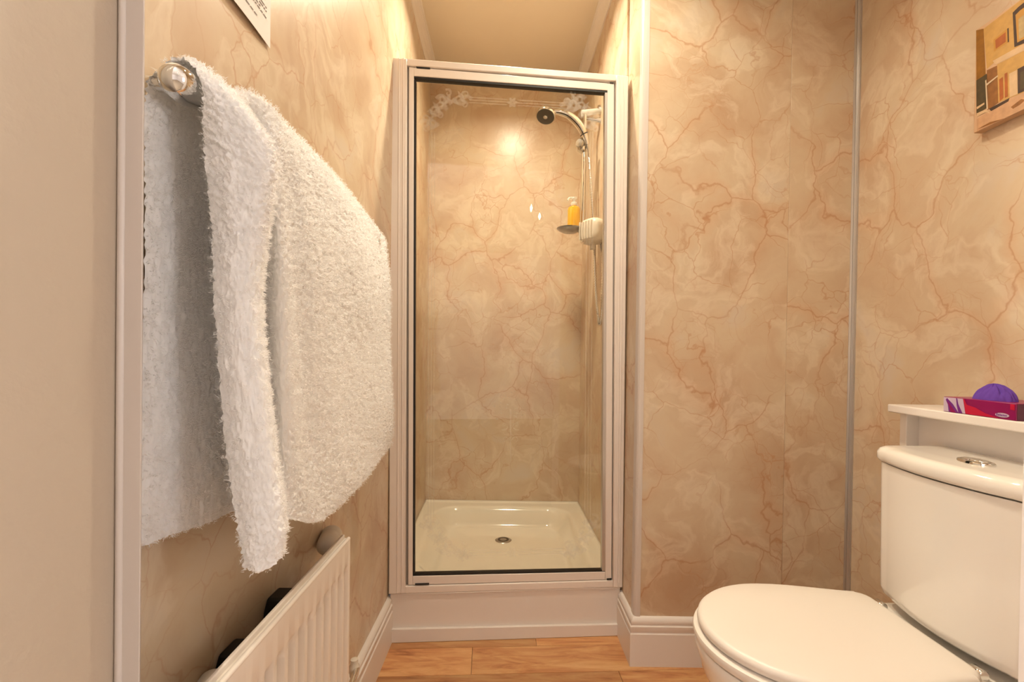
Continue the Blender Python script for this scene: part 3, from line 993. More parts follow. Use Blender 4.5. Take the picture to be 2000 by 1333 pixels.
# ================================================================== LEFT SIDE: rail, towel, radiator, notice
RB = PY(354, 166, 0.495)
tr = tag(empty('towel_rail', (XL, 0.495, RB.z)), 'chrome towel rail with a ball end on the left wall', 'towel rail')
bx0, rz = RB.x, RB.z
ball = lathe('ball_end', [(0.002, -0.0225), (0.009, -0.021), (0.0155, -0.014), (0.0182, -0.004), (0.0182, 0.004), (0.0165, 0.013), (0.013, 0.024), (0.0105, 0.034), (0.0098, 0.036)], (bx0, 0.495, rz), (0, 1, 0), MAT['chrome'], n=36)
put(ball, tr)
put(tube('post', [(XL, 0.495, rz + 0.001), (bx0 - 0.012, 0.495, rz)], 0.0078, MAT['chrome'], None, 18), tr)
put(lathe('wall_rose', [(0.022, 0), (0.022, 0.004), (0.014, 0.010), (0.008, 0.012)], (XL, 0.495, rz), (1, 0, 0), MAT['chrome'], n=24), tr)
put(tube('bar', [(bx0, 0.52, rz), (bx0 - 0.002, 1.19, rz)], 0.0088, MAT['chrome'], None, 18), tr)
put(tube('post', [(XL - 0.003, 1.19, rz), (bx0, 1.19, rz)], 0.0078, MAT['chrome'], None, 18), tr)
put(lathe('ball_end', [(0.002, -0.018), (0.013, -0.014), (0.018, 0), (0.013, 0.014), (0.002, 0.018)], (bx0 - 0.002, 1.19, rz), (0, 1, 0), MAT['chrome'], n=24), tr)

# towel -------------------------------------------------------------
T = lambda L_: [tuple(PY(*p)) for p in L_]
yb = [.476, .545, .605, .665, .72, .78, .87, 1.03, 1.24]
crest = T([(352, 113, .494), (405, 142, .52), (447, 178, .55), (474, 184, .585), (505, 188, .62), (540, 226, .68), (600, 288, .80), (690, 386, 1.02), (752, 468, 1.255)])
up = [(-0.384, y + 0.001, 1.275) for y in yb]
up[0] = tuple(PY(287, 205, .484))
hump = [(a[0] * 0.5 - 0.192, a[1], a[2] - 0.010) for a in crest]
hump[0] = tuple(PY(309, 138, .487))
hump[1] = tuple(PY(368, 122, .512))
net = [
    [(-0.388, y, z) for y, z in zip(yb, [.795, .787, .779, .774, .770, .768, .766, .762, .760])],
    [(-0.387 + 0.004 * math.sin(i * 1.7), y, 0.95) for i, y in enumerate(yb)],
    [(-0.386 + 0.004 * math.sin(i * 1.7 + 1), y + 0.003, 1.14) for i, y in enumerate(yb)],
    up, hump, crest,
    T([(388, 158, .500), (436, 180, .512), (500, 238, .545), (490, 246, .61), (527, 240, .632), (560, 270, .69), (612, 326, .78), (698, 428, 1.0), (758, 515, 1.25)]),
    T([(397, 235, .504), (450, 245, .510), (527, 285, .548), (496, 300, .64), (538, 290, .636), (573, 320, .69), (618, 372, .77), (701, 470, .99), (761, 552, 1.247)]),
    T([(402, 320, .507), (460, 330, .512), (531, 345, .552), (494, 360, .668), (540, 350, .640), (576, 375, .69), (620, 430, .765), (702, 515, .98), (762, 595, 1.245)]),
    T([(411, 450, .509), (462, 455, .513), (520, 460, .555), (490, 460, .672), (542, 460, .642), (578, 480, .69), (622, 530, .767), (704, 590, .975), (763, 650, 1.245)]),
    T([(420, 600, .510), (467, 605, .513), (514, 610, .556), (488, 620, .675), (543, 610, .645), (580, 620, .695), (625, 640, .77), (705, 670, .97), (764, 705, 1.245)]),
    T([(442, 850, .515), (490, 855, .518), (534, 850, .558), (505, 850, .682), (552, 850, .657), (592, 842, .71), (635, 830, .785), (710, 800, .98), (765, 785, 1.245)]),
    T([(462, 1030, .515), (506, 1035, .518), (550, 1000, .56), (522, 980, .682), (564, 960, .665), (604, 955, .72), (645, 938, .797), (712, 885, .995), (765, 835, 1.247)]),
    T([(470, 1108, .515), (508, 1119, .518), (549, 1080, .56), (528, 1040, .682), (571, 1016, .668), (606, 1022, .725), (645, 1004, .80), (712, 936, 1.0), (765, 870, 1.25)]),
]
net = np.array(net)
org_ = np.array(ORG)
for q_ in range(6, len(net)):               # bring the front pleat towards the room
    for c_, k_ in ((0, 0.99), (1, 0.975), (2, 0.962)):
        net[q_, c_] = org_ + (net[q_, c_] - org_) * k_
g1 = catmull(net, 34)                                    # along s
grid = np.transpose(catmull(np.transpose(g1, (1, 0, 2)), 44), (1, 0, 2))
ns, nu = grid.shape[:2]
# gentle irregularity of a thick soft cloth
ii, jj = np.meshgrid(np.arange(ns), np.arange(nu), indexing='ij')
wob = 0.0022 * np.sin(ii * 0.045 + jj * 0.025) + 0.0016 * np.sin(jj * 0.085 - ii * 0.03 + 2)
grid[:, :, 0] += wob
du = np.gradient(grid, axis=1); dsv = np.gradient(grid, axis=0)
nor = np.cross(dsv, du)
nor /= np.linalg.norm(nor, axis=2, keepdims=True) + 1e-9
# outer side of the cloth = away from the rail line on the front sheet
mid = nor[int(ns * 0.7), nu // 2]
if mid[0] < 0: nor = -nor
lump = np.array([noise.noise(Vector(p) * 210.0) + 0.7 * noise.noise(Vector(p) * 420.0) for p in grid.reshape(-1, 3)]).reshape(ns, nu)
lump = lump / lump.std()
sgn_ = np.where((ii / (ns - 1)) < 0.30, -1.0, 1.0)
grid = grid + nor * (sgn_ * lump * 0.0012)[:, :, None]
me = bpy.data.meshes.new('towel_cloth')
V = grid.reshape(-1, 3)
idx = (ii[:-1, :-1] * nu + jj[:-1, :-1]).ravel()
quads = np.stack([idx, idx + 1, idx + nu + 1, idx + nu], 1)
me.from_pydata(V.tolist(), [], quads.tolist())
me.update()
tw = tag(empty('bath_towel', (bx0, 0.85, rz)), 'fluffy white bath towel draped over the chrome towel rail', 'towel')
cl = link('cloth', me, MAT['towel'], smooth=True)
put(cl, tw)
# terry pile: tufts of short fibres
area = np.linalg.norm(np.cross(dsv, du), axis=2)
vis = np.ones((ns, nu))
depth = grid[:, :, 1]
w_ = (area * vis).ravel()
NT, PER = 60000, 4
pick = RNG.choice(len(w_), NT, p=w_ / w_.sum())
pi, pj = pick // nu, pick % nu
fi = np.clip(pi + RNG.uniform(-.5, .5, NT), 0, ns - 1.001); fj = np.clip(pj + RNG.uniform(-.5, .5, NT), 0, nu - 1.001)
i0, j0 = fi.astype(int), fj.astype(int); a, b = (fi - i0)[:, None], (fj - j0)[:, None]


def bil(A):
    return A[i0, j0] * (1 - a) * (1 - b) + A[i0 + 1, j0] * a * (1 - b) + A[i0, j0 + 1] * (1 - a) * b + A[i0 + 1, j0 + 1] * a * b


bp_, bn_ = bil(grid), bil(nor)
bn_ /= np.linalg.norm(bn_, axis=1, keepdims=True)
# pile stands on both sides of the cloth: show mostly the room side
back = (fi / (ns - 1)) < 0.30
side = np.where(back, -1.0, 1.0)
flip = RNG.random(NT) < 0.12
side = np.where(flip, -side, side)[:, None]
tdir = bn_ * side + RNG.normal(0, 0.50, (NT, 3)) + np.array([0, 0, -0.06])
tdir /= np.linalg.norm(tdir, axis=1, keepdims=True)
# edges: fibres lean outwards past the hem
edge_near = (fj < 8)[:, None]
tdir = np.where(edge_near & (RNG.random((NT, 1)) < 0.5), tdir + np.array([-0.15, -0.5, 0]), tdir)
tdir /= np.linalg.norm(tdir, axis=1, keepdims=True)
P0 = np.repeat(bp_ + bn_ * side * 0.0022, PER, 0) + RNG.normal(0, 0.0011, (NT * PER, 3))
D0 = np.repeat(tdir, PER, 0) + RNG.normal(0, 0.30, (NT * PER, 3))
D0 /= np.linalg.norm(D0, axis=1, keepdims=True)
NF = NT * PER
ln = RNG.uniform(0.0020, 0.0046, (NF, 1))
bend = RNG.normal(0, 0.45, (NF, 3))
sidev = np.cross(D0, RNG.normal(0, 1, (NF, 3)))
sidev /= np.linalg.norm(sidev, axis=1, keepdims=True) + 1e-9
wd = 0.00034
P1 = P0 + D0 * ln * 0.55
P2 = P0 + (D0 + bend * 0.55) * ln
PV = np.empty((NF, 5, 3))
PV[:, 0] = P0 - sidev * wd; PV[:, 1] = P0 + sidev * wd
PV[:, 2] = P1 + sidev * wd * 0.85; PV[:, 3] = P1 - sidev * wd * 0.85
PV[:, 4] = P2
pm = bpy.data.meshes.new('towel_pile')
pm.vertices.add(NF * 5)
pm.vertices.foreach_set('co', PV.reshape(-1).astype(np.float32))
base_i = (np.arange(NF) * 5)[:, None]
loops = np.concatenate([base_i + np.array([[0, 1, 2, 3]]), base_i + np.array([[3, 2, 4]])], 1).ravel()
pm.loops.add(len(loops))
pm.loops.foreach_set('vertex_index', loops.astype(np.int32))
pm.polygons.add(NF * 2)
starts = (np.arange(NF)[:, None] * 7 + np.array([[0, 4]])).ravel()
pm.polygons.foreach_set('loop_start', starts.astype(np.int32))
pm.update(calc_edges=True)
po = link('terry_pile', pm, MAT['pile'])
po['kind'] = 'stuff'
put(po, tw)

# radiator ----------------------------------------------------------
RFX, RBX = -0.333, -0.349
RF_Y1 = PX(684, 1060, RFX).y
RZ1 = PX(678, 1040, RBX).z
RY0 = 0.40 + 0.06
RZ0 = 0.16
rd = tag(empty('radiator', (XL, 0.7, RZ0)), 'white fluted panel radiator below the towel', 'radiator')
pitch = 0.0333
ys, offs = [], []
y = RF_Y1
k = 0
prof_y = [(0.0, 0.0)]
rows_y = [RF_Y1, RF_Y1 - 0.010]
rows_o = [0, 0]
y = RF_Y1 - 0.010
while y - pitch > RY0 + 0.01:
    for fdy, oo in ((0.0025, -0.006), (0.0045, -0.0115), (0.0190, -0.0115), (0.0210, -0.006), (0.0235, 0.0), (pitch, 0.0)):
        rows_y.append(y - fdy); rows_o.append(oo)
    y -= pitch
rows_y.append(RY0); rows_o.append(0)
zl = [RZ1 - 0.002, RZ1 - 0.050, RZ1 - 0.054, RZ1 - 0.062, RZ1 - 0.070, RZ1 - 0.30, RZ0 + 0.06, RZ0 + 0.045, RZ0]
zw = [0, 0, 0.12, 0.7, 1, 1, 1, 0, 0]
rv, rf = [], []
for z, w in zip(zl, zw):
    for yy, oo in zip(rows_y, rows_o):
        rv.append((RFX + oo * w, yy, z))
m_ = len(rows_y)
for a_ in range(len(zl) - 1):
    for b_ in range(m_ - 1):
        rf.append((a_ * m_ + b_, a_ * m_ + b_ + 1, (a_ + 1) * m_ + b_ + 1, (a_ + 1) * m_ + b_))
q = len(rv)
rv += [(RBX, RF_Y1, RZ1 - 0.002), (RBX, RY0, RZ1 - 0.002), (RBX, RY0, RZ0), (RBX, RF_Y1, RZ0)]
rf.append((q, q + 1, q + 2, q + 3))
rf.append(tuple([0, q, q + 3] + [a_ * m_ for a_ in range(len(zl) - 1, 0, -1)]))
rf.append(tuple([m_ - 1] + [a_ * m_ + m_ - 1 for a_ in range(1, len(zl))] + [q + 2, q + 1]))
rf.append(tuple(range(m_)) + (q + 1, q))
rf.append(tuple((len(zl) - 1) * m_ + b_ for b_ in range(m_)) + (q + 2, q + 3))
o = poly('panel', rv, rf, MAT['radiator'], smooth=True)
o.data.set_sharp_from_angle(angle=math.radians(50))
put(o, rd)
# rolled top seam
put(box('top_seam', RBX - 0.001, RBX + 0.005, RY0, RF_Y1, RZ1 - 0.006, RZ1 + 0.006, MAT['radiator'], bevel=0.002, seg=3), rd)
put(tube('top_roll', [(RFX - 0.0035, RY0, RZ1 - 0.003), (RFX - 0.0035, RF_Y1, RZ1 - 0.003)], 0.004, MAT['radiator'], None, 12), rd)
for (qx, qy, nm) in ((550, 1163, 'bracket'), (463, 1269, 'bracket')):
    c = PX(qx, qy, -0.393)
    ol = [(XL + 0.001, c.y - 0.012, c.z), (RBX - 0.002, c.y - 0.012, c.z), (RBX - 0.004, c.y - 0.020, c.z - 0.10), (XL + 0.001, c.y - 0.030, c.z - 0.10), (XL + 0.001, c.y - 0.022, c.z - 0.02)]
    put(prism(nm, ol, (0, 0.040, 0), MAT['black'], bevel=0.004), rd)
for (qx, qy) in ((642, 1060), (398, 1378)):
    c = PX(qx, qy, -0.391)
    kn = put(lathe('wall_stop', [(0.004, -0.030), (0.014, -0.028), (0.021, -0.018), (0.0225, -0.004), (0.0225, 0.012), (0.0215, 0.013), (0.0215, 0.016), (0.0225, 0.017), (0.0225, 0.034)], c, (-0.18, 1, 0.10), MAT['knobw'], n=28), rd)
vc = PX(692, 1306, -0.372)
put(lathe('valve', [(0.006, -0.020), (0.011, -0.018), (0.012, 0.006), (0.009, 0.010), (0.009, 0.022), (0.004, 0.024)], vc, (0, 0, 1), MAT['knobw'], n=18), rd)
put(tube('pipe', [(vc.x, vc.y, 0.002), (vc.x, vc.y, vc.z - 0.018)], 0.0078, MAT['knobw'], None, 12), rd)
put(tube('valve_tail', [(vc.x + 0.006, vc.y, vc.z), (RFX - 0.018, RF_Y1 - 0.004, vc.z)], 0.007, MAT['chrome'], None, 10), rd)

# notice on the wall -------------------------------------------------
XN = XL + 0.0016
c1 = PX(527, 95, XN)
PYR, PZB = c1.y, c1.z
PYL, PZT = PYR - 0.21, PZB + 0.297
nt_ = tag(empty('wall_notice', (XL, (PYL + PYR) / 2, PZB)), 'white printed notice sheet on the left wall above the towel', 'notice')
pv, pf = [], []
n1 = 10
for j in range(2):
    for i in range(n1 + 1):
        t = i / n1
        yy = PYL + (PYR - PYL) * t
        lift = (0.0034 * math.sin(math.pi * min(1, t * 1.02)) ** 0.8 + 0.0006) if j == 0 else 0.0008
        pv.append((XN + lift, yy, PZB if j == 0 else PZT))
for i in range(n1):
    pf.append((i, i + 1, n1 + 2 + i, n1 + 1 + i))
sh = poly('sheet', pv, pf, MAT['paper'], fix=False)
so_ = sh.modifiers.new('solidify', 'SOLIDIFY'); so_.thickness = 0.0004
put(sh, nt_)
iv, if_ = [], []
rr_ = random.Random(3)
for row in range(44):
    z = PZB + 0.022 + row * 0.0056
    if row in (2, 9, 17, 24): continue
    y0_, y1_ = PYL + 0.022, PYR - 0.014 - rr_.choice([0.0, 0.004, 0.02, 0.035]) - (0.025 if row < 2 else 0)
    yy = y0_
    while yy < y1_:
        wl = min(rr_.uniform(0.004, 0.013), y1_ - yy)
        t0 = (yy - PYL) / 0.21; vf = (z - PZB) / 0.297
        xx = XN + 0.0007 + (1 - vf) * (0.0034 * math.sin(math.pi * min(1, t0 * 1.02)) ** 0.8 + 0.0006) + vf * 0.0008
        t1 = (yy + wl - PYL) / 0.21
        xx1 = XN + 0.0007 + (1 - vf) * (0.0034 * max(0, math.sin(math.pi * min(1, t1 * 1.02))) ** 0.8 + 0.0006) + vf * 0.0008
        b0_ = len(iv)
        iv += [(xx, yy, z), (xx1, yy + wl, z), (xx1, yy + wl, z + 0.0017), (xx, yy, z + 0.0017)]
        if_.append((b0_, b0_ + 1, b0_ + 2, b0_ + 3))
        yy += wl + 0.0022
put(poly('printed_text', iv, if_, MAT['ink'], fix=False), nt_)

# ================================================================== RIGHT SIDE: toilet, shelf, tissues, canvas
TY = 0.945                                  # toilet axis
tl = tag(empty('toilet', (0.95, TY, 0)), 'white close coupled toilet with closed lid', 'toilet')


def loft(name, rings, mat, parent, cap=True, smooth_angle=40):
    n = len(rings[0])
    v = [p for r in rings for p in r]
    f = []
    for i in range(len(rings) - 1):
        for k in range(n):
            f.append((i * n + k, i * n + (k + 1) % n, (i + 1) * n + (k + 1) % n, (i + 1) * n + k))
    if cap:
        f.append(tuple(range(n))[::-1]); f.append(tuple((len(rings) - 1) * n + k for k in range(n)))
    o = poly(name, v, f, mat, None, smooth=True)
    o.data.set_sharp_from_angle(angle=math.radians(smooth_angle))
    return put(o, parent)


def seat_outline(xb, xf, hw, grow=0.0, n=72, hb=0.150, k=1.0):
    """D-shaped toilet seat plan: straight back at xb (towards the wall), round front at xf."""
    pts = []
    L_ = xb - xf
    xm = xf + L_ * 0.46
    pol = []
    for i in range(41):                     # front half ellipse, far side to near side
        a = math.pi / 2 + math.pi * i / 40
        pol.append((xm + (xm - xf) * math.cos(a), hw * math.sin(a)))
    # near side to back
    side = [(xm + (xb - xm) * t, -(hw + (hb - hw) * smooth(t * 0.98) ** 1.15)) for t in (0.15, 0.3, 0.45, 0.6, 0.72, 0.82, 0.9)]
    rc = 0.035
    cor = [(xb - rc + rc * math.sin(w), -(hb - rc * (1 - math.cos(w)) * 1.0)) for w in (0.3, 0.7, 1.1, 1.45)]
    near = side + cor
    far = [(x, -y) for x, y in near][::-1]
    pol = pol + near + far
    # offset outwards
    out = []
    m = len(pol)
    for i in range(m):
        a, b = Vector(pol[i - 1]), Vector(pol[(i + 1) % m])
        t = (b - a).normalized()
        nrm = Vector((t.y, -t.x))
        c = Vector((xm + 0.03, 0))
        if nrm.dot(Vector(pol[i]) - c) < 0: nrm = -nrm
        p = Vector(pol[i]) + nrm * grow
        cx_ = xf + L_ * 0.5
        out.append((cx_ + (p.x - cx_) * k, TY + p.y * k))
    return out


def ring(ol, z): return [(x, y, z) for x, y in ol]


XF, XB, HW = 0.402, 0.845, 0.182
ZL = 0.450
loft('lid', [ring(seat_outline(XB, XF, HW, g, k=kk), z) for g, z, kk in ((-0.012, ZL - 0.022, 1), (-0.003, ZL - 0.020, 1), (0.0, ZL - 0.013, 1), (-0.0015, ZL - 0.006, 1), (-0.006, ZL - 0.0015, 1), (-0.012, ZL, 1), (-0.012, ZL + 0.0016, 0.7), (-0.012, ZL + 0.0022, 0.3))], MAT['seat'], tl)
loft('seat', [ring(seat_outline(XB, XF - 0.008, HW + 0.006, g), z) for g, z in ((-0.012, ZL - 0.046), (-0.002, ZL - 0.043), (0.001, ZL - 0.034), (-0.001, ZL - 0.027), (-0.010, ZL - 0.0235))], MAT['seat'], tl)
pan = []
for z, sc_, dx, hwf in ((0.0, 0.62, 0.10, 0.64), (0.02, 0.62, 0.10, 0.64), (0.10, 0.58, 0.115, 0.58), (0.20, 0.66, 0.09, 0.62), (0.28, 0.84, 0.045, 0.82), (0.34, 0.95, 0.014, 0.95), (0.375, 0.985, 0.004, 0.985), (0.392, 1.0, 0.0, 1.0), (0.400, 0.985, 0.003, 0.985), (0.402, 0.93, 0.012, 0.93)):
    xf = XF - 0.004 + dx
    pan.append(ring(seat_outline(XB + 0.01, xf, (HW + 0.004) * hwf, 0, hb=0.12 * hwf + 0.01), z))
loft('pan', pan, MAT['ceramic'], tl)
put(box('pan_deck', XB - 0.03, 1.026, TY - 0.155, TY + 0.155, 0.30, 0.425, MAT['ceramic'], bevel=0.02, seg=4), tl)
put(box('pan_foot', XB - 0.05, 1.02, TY - 0.10, TY + 0.10, 0.0, 0.31, MAT['ceramic'], bevel=0.02, seg=4), tl)


def cistern_ring(xf, xb, hw, bow, rc, z, grow=0.0):
    pts = []
    xf, hw = xf - grow, hw + grow
    # back corners then bowed front
    pts.append((xb, hw)); 
    # far front corner
    for i in range(9):
        w = math.pi / 2 * i / 8
        pts.append((xf + bow + rc - rc * math.sin(w), hw - rc + rc * math.cos(w)))
    for i in range(1, 20):
        t = i / 20
        yy = (hw - rc) * (1 - 2 * t)
        pts.append((xf + bow * (yy / (hw - rc)) ** 2, yy))
    for i in range(9):
        w = math.pi / 2 * (1 - i / 8)
        pts.append((xf + bow + rc - rc * math.sin(w), -(hw - rc + rc * math.cos(w))))
    pts.append((xb, -hw))
    return [(x, TY - 0.014 + y, z) for x, y in pts]


ZC = 0.797
cb = []
for z, g, hw in ((0.444, -0.022, 0.162), (0.448, -0.010, 0.165), (0.456, -0.003, 0.167), (0.47, 0.0, 0.168), (0.62, 0.0, 0.170), (ZC - 0.038, 0.0, 0.172)):
    cb.append(cistern_ring(0.850, 1.02, hw, 0.022, 0.033, z, g if g < 0 else 0))
loft('cistern', cb, MAT['ceramic'], tl)
cl2 = []
for z, g in ((ZC - 0.036, -0.006), (ZC - 0.034, 0.004), (ZC - 0.028, 0.007), (ZC - 0.014, 0.007), (ZC - 0.005, 0.003), (ZC - 0.001, -0.004), (ZC, -0.014)):
    cl2.append(cistern_ring(0.850, 1.026, 0.172, 0.022, 0.036, z, g))
loft('cistern_lid', cl2, MAT['ceramic'], tl, smooth_angle=60)
# flush button
bcn = PZ(1906, 903, ZC + 0.002)
fb = []
for z, s in ((ZC - 0.001, 1.0), (ZC + 0.003, 1.0), (ZC + 0.005, 0.94), (ZC + 0.0055, 0.80), (ZC + 0.004, 0.74)):
    fb.append([(bcn.x + 0.021 * s * math.cos(2 * math.pi * k / 28), bcn.y + 0.034 * s * math.sin(2 * math.pi * k / 28), z) for k in range(28)])
fbo = loft('flush_plate', fb, MAT['chrome'], tl)
for sgn in (-1, 1):
    pts = [(bcn.x + 0.014 * math.cos(w), bcn.y + sgn * (0.0012 + 0.024 * math.sin(w)), ZC + 0.004) for w in [math.pi * k / 12 for k in range(13)]]
    b2 = prism('flush_button', pts, (0, 0, 0.0035), MAT['chrome'], bevel=0.001)
    put(b2, tl)
for sgn in (-1, 1):
    put(lathe('hinge', [(0.008, -0.012), (0.010, -0.010), (0.010, 0.010), (0.008, 0.012)], (0.856, TY + sgn * 0.112, 0.434), (0, 1, 0), MAT['chrome'], n=16), tl)
    put(lathe('hinge_post', [(0.013, 0.0), (0.013, 0.003), (0.008, 0.005), (0.008, 0.014)], (0.856, TY + sgn * 0.112, 0.4245), (0, 0, 1), MAT['chrome'], n=16), tl)

# boxing shelf behind the cistern --------------------------------------
SX = 0.968
sl0 = PX(1733, 789.5, SX)
SZ = sl0.z
SYF, SYN = sl0.y, 0.62
bs = tag(empty('boxing_shelf', (1.05, 0.9, 0)), 'white boxed-in shelf on the wall above the toilet cistern', 'shelf')
put(box('shelf_board', SX, XR - 0.0005, SYN, SYF, SZ - 0.020, SZ, MAT['white'], bevel=0.003, seg=3), bs)
ex = PX(1757, 850, SX + 0.035)
put(box('end_post', SX + 0.035, XR - 0.0005, ex.y - 0.020, ex.y, 0.0, SZ - 0.0205, MAT['white'], bevel=0.0015), bs)
put(box('back_panel', 1.034, 1.046, SYN, ex.y - 0.0205, 0.0, SZ - 0.0205, MAT['white']), bs)

# tissue box ------------------------------------------------------------
TX = SX + 0.003
a0 = PX(1842, 806, TX); a1 = PX(1984, 828, TX)
TBY0, TBY1 = a1.y, a0.y
TBH = PX(1842, 777, TX).z - a0.z
tb = tag(empty('tissue_box', (TX + 0.05, (TBY0 + TBY1) / 2, SZ)), 'magenta and purple tissue box with a violet tissue pulled up, on the boxing shelf', 'tissue box')
zb = SZ + 0.0003
put(box('carton', TX + 0.0003, TX + 0.105, TBY0, TBY1, zb, zb + TBH, MAT['magenta'], bevel=0.0012), tb)
LW = TBY1 - TBY0
fu = lambda u, v: (TX - 0.0001, TBY1 - u * LW, zb + v * TBH)      # u from the far end, v up


def decal(pts, mat, t=0.0):
    v = [(p[0] - t, p[1], p[2]) for p in (fu(*q) for q in pts)]
    return poly('print_patch', v, [tuple(range(len(v)))], mat, None, fix=False)


patches = [([(0.006, 0.03), (0.34, 0.03), (0.30, 0.97), (0.006, 0.97)], MAT['lilac'], 0.0),
           ([(0.09, 0.03), (0.24, 0.03), (0.155, 0.55), (0.06, 0.92), (0.04, 0.80), (0.075, 0.5)], MAT['purple'], 0.0003),
           ([(0.12, 0.03), (0.205, 0.03), (0.11, 0.5), (0.06, 0.75), (0.10, 0.4)], MAT['magenta'], 0.0005),
           ([(0.24, 0.03), (0.30, 0.03), (0.235, 0.6), (0.215, 0.97), (0.20, 0.97), (0.21, 0.5)], MAT['purple'], 0.0003),
           ([(0.345, 0.03), (0.80, 0.03), (0.62, 0.22), (0.48, 0.5), (0.36, 0.62), (0.32, 0.97), (0.305, 0.97)], MAT['crimson'], 0.0002),
           ([(0.93, 0.62), (0.985, 0.60), (0.985, 0.95), (0.93, 0.95)], MAT['crimson'], 0.0002)]
for pts, m_a, t in patches:
    put(decal(pts, m_a, t), tb)
ov = [(0.835 + 0.088 * math.cos(w), 0.24 + 0.13 * math.sin(w)) for w in [2 * math.pi * k / 24 for k in range(24)]]
put(decal(ov, MAT['lilac'], 0.0003), tb)
gx = 0.765
for k, (h_, w_2) in enumerate(((0.16, 0.012), (0.11, 0.014), (0.12, 0.012), (0.10, 0.014), (0.11, 0.012), (0.10, 0.014), (0.11, 0.010))):
    put(decal([(gx, 0.18), (gx + w_2, 0.18), (gx + w_2, 0.18 + h_), (gx, 0.18 + h_)], MAT['purple'], 0.0005), tb)
    gx += w_2 + 0.007
put(poly('end_print', [(TX + 0.002, TBY0 - 0.0003, zb + 0.001), (TX + 0.103, TBY0 - 0.0003, zb + 0.001), (TX + 0.103, TBY0 - 0.0003, zb + TBH - 0.001), (TX + 0.002, TBY0 - 0.0003, zb + TBH - 0.001)], [(0, 1, 2, 3)], MAT['dusk'], fix=False), tb)
tc0 = PX(1938, 790, TX + 0.030)
tyc, hw_t = tc0.y, 0.042
th_ = PX(1934, 749, TX + 0.030).z - (zb + TBH)
tvv, tff = [], []
NA, NR = 120, 20
for j in range(NR + 1):
    t = j / NR
    for k in range(NA):
        w = 2 * math.pi * k / NA
        prf = math.cos(t * math.pi / 2) ** 0.75 if t < 1 else 0.0
        rr = t ** 0.85
        cz = math.sin(math.pi * min(1, t * 1.0)) ** 0.7
        rip = 1 + (0.20 * abs(math.sin(4.5 * w + 2.2 * t)) + 0.12 * abs(math.sin(9 * w - 3 * t + 1)) - 0.18) * cz
        z = zb + TBH - 0.002 + (th_ + 0.002) * prf * (1 - 0.16 * abs(math.sin(6.5 * w + 1.5 * t + 0.6)) * cz)
        tvv.append((TX + 0.034 + 0.022 * rr * rip * math.sin(w), tyc + hw_t * rr * rip * math.cos(w) - 0.008 * t * (1 - t), z))
for j in range(NR):
    for k in range(NA):
        tff.append((j * NA + k, j * NA + (k + 1) % NA, (j + 1) * NA + (k + 1) % NA, (j + 1) * NA + k))
ts = poly('tissue', tvv, tff, MAT['tissue'], smooth=True)
put(ts, tb)

# canvas picture ----------------------------------------------------------
CXF = XR - 0.020
pl0, pl1 = PX(1906, 59, CXF), PX(1908, 258, CXF)
CYF, CZT, CZB = pl0.y, pl0.z, pl1.z
CYN = CYF - 0.36
cp = tag(empty('canvas_picture', (XR, (CYF + CYN) / 2, CZB)), 'sepia canvas picture of an old street front on the right wall', 'picture')
put(box('canvas', CXF, XR - 0.0005, CYN, CYF, CZB, CZT, MAT['canvas'], bevel=0.0015), cp)
pal = {k: plain('print_' + k, tuple([q * 0.85 for q in srgb(*c)[:3]] + [1]), 0.6, var=min(0.6, v * 2.2), vscale=70) for k, c, v in (
    ('wall', (212, 164, 88), 0.10), ('side', (156, 102, 12), 0.18), ('frame', (206, 150, 60), 0.05), ('rust', (180, 96, 34), 0.15), ('dark', (70, 44, 24), 0.3),
    ('pale', (226, 190, 146), 0.08), ('brown', (150, 96, 40), 0.25), ('road', (214, 166, 124), 0.12), ('white', (232, 206, 170), 0.05), ('green', (82, 66, 34), 0.3), ('glass', (196, 168, 116), 0.2))}
zx = lambda a, b: (1860 + a * 0.2251, b * 0.2251)
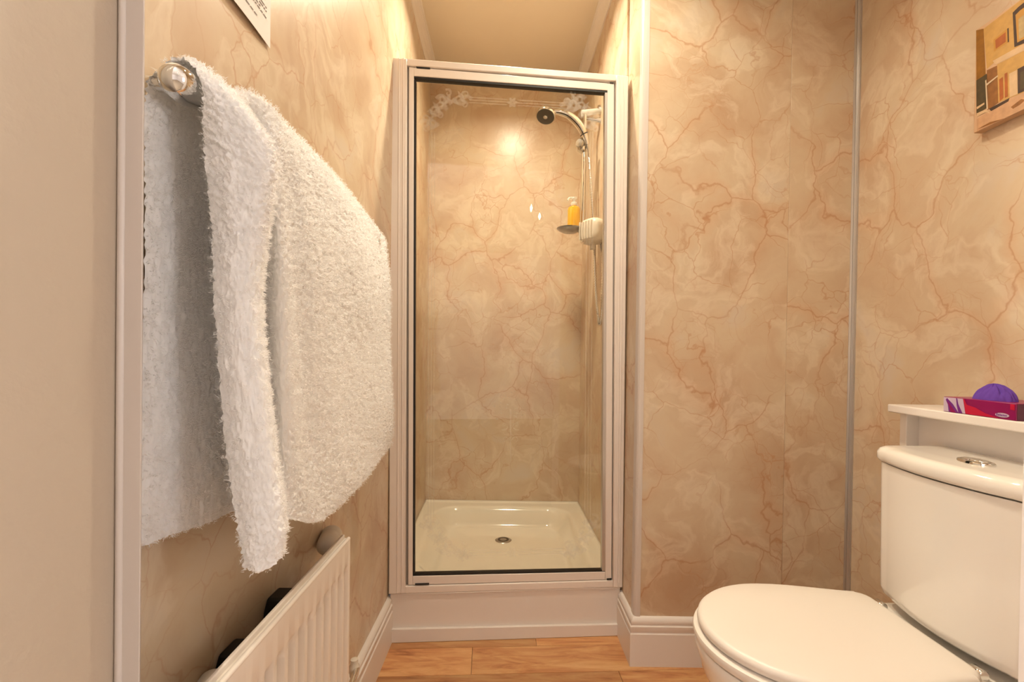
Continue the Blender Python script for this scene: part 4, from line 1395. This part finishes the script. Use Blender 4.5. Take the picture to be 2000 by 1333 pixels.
prints = [
    ('wall', [(272, 250), (700, -90), (700, 330), (360, 545), (300, 600)]),
    ('side', [(207, 264), (272, 248), (292, 660), (285, 760), (210, 860)]),
    ('brown', [(300, 610), (420, 555), (420, 880), (300, 960)]),
    ('pale', [(350, 530), (700, 335), (700, 400), (380, 560)]),
    ('wall', [(390, 560), (700, 400), (700, 770), (400, 890)]),
    ('frame', [(358, 345), (480, 245), (482, 370), (362, 450)]),
    ('rust', [(374, 348), (464, 278), (466, 362), (378, 425)]),
    ('dark', [(478, 250), (490, 240), (494, 362), (482, 370)]),
    ('dark', [(525, 110), (575, 60), (700, -40), (700, 345), (540, 410)]),
    ('frame', [(550, 130), (590, 90), (700, 10), (700, 300), (565, 370)]),
    ('glass', [(575, 165), (700, 70), (700, 270), (580, 345)]),
    ('pale', [(495, 640), (565, 605), (570, 815), (500, 845)]),
    ('dark', [(568, 600), (700, 530), (700, 760), (570, 815)]),
    ('green', [(592, 630), (700, 575), (700, 730), (592, 780)]),
    ('rust', [(408, 690), (440, 668), (446, 850), (414, 880)]),
    ('rust', [(455, 640), (480, 628), (484, 838), (458, 850)]),
    ('green', [(210, 700), (300, 640), (310, 930), (212, 1000)]),
    ('white', [(288, 700), (298, 690), (312, 945), (300, 955)]),
    ('white', [(296, 730), (398, 652), (400, 662), (300, 745)]),
    ('road', [(214, 1035), (330, 960), (500, 860), (700, 765), (700, 925), (216, 1143)]),
    ('dark', [(320, 945), (500, 850), (490, 880), (340, 965)]),
    ('brown', [(510, 930), (600, 860), (640, 865), (590, 910), (530, 945)]),
    ('pale', [(214, 930), (280, 890), (282, 905), (216, 950)]),
    ('pale', [(214, 985), (300, 945), (330, 985), (290, 975), (216, 1010)]),
    ('brown', [(216, 1125), (330, 1060), (450, 1035), (440, 1050), (320, 1085)]),
]
for li, (nm, pts) in enumerate(prints):
    vv = []
    for q_ in pts:
        p = PX(*zx(*q_), CXF)
        vv.append([CXF - 0.0002 - li * 0.00003, max(CYN + 0.001, min(CYF - 0.0008, p.y)), max(CZB + 0.001, min(CZT - 0.0008, p.z))])
    put(poly('print_patch', vv, [tuple(range(len(vv)))], pal[nm], None, fix=False), cp)

# beads were built in world coordinates: parent their meshes to the posts without an offset
bpy.context.view_layer.update()
for o in bpy.data.objects:
    if o.name.startswith('bead'):
        o.matrix_parent_inverse = o.parent.matrix_world.inverted()
    if o.name.startswith('drain_slot'):
        o.matrix_parent_inverse = o.parent.matrix_world.inverted()
    if o.parent is lf:
        o.matrix_parent_inverse = lf.matrix_world.inverted()
bpy.context.view_layer.update()
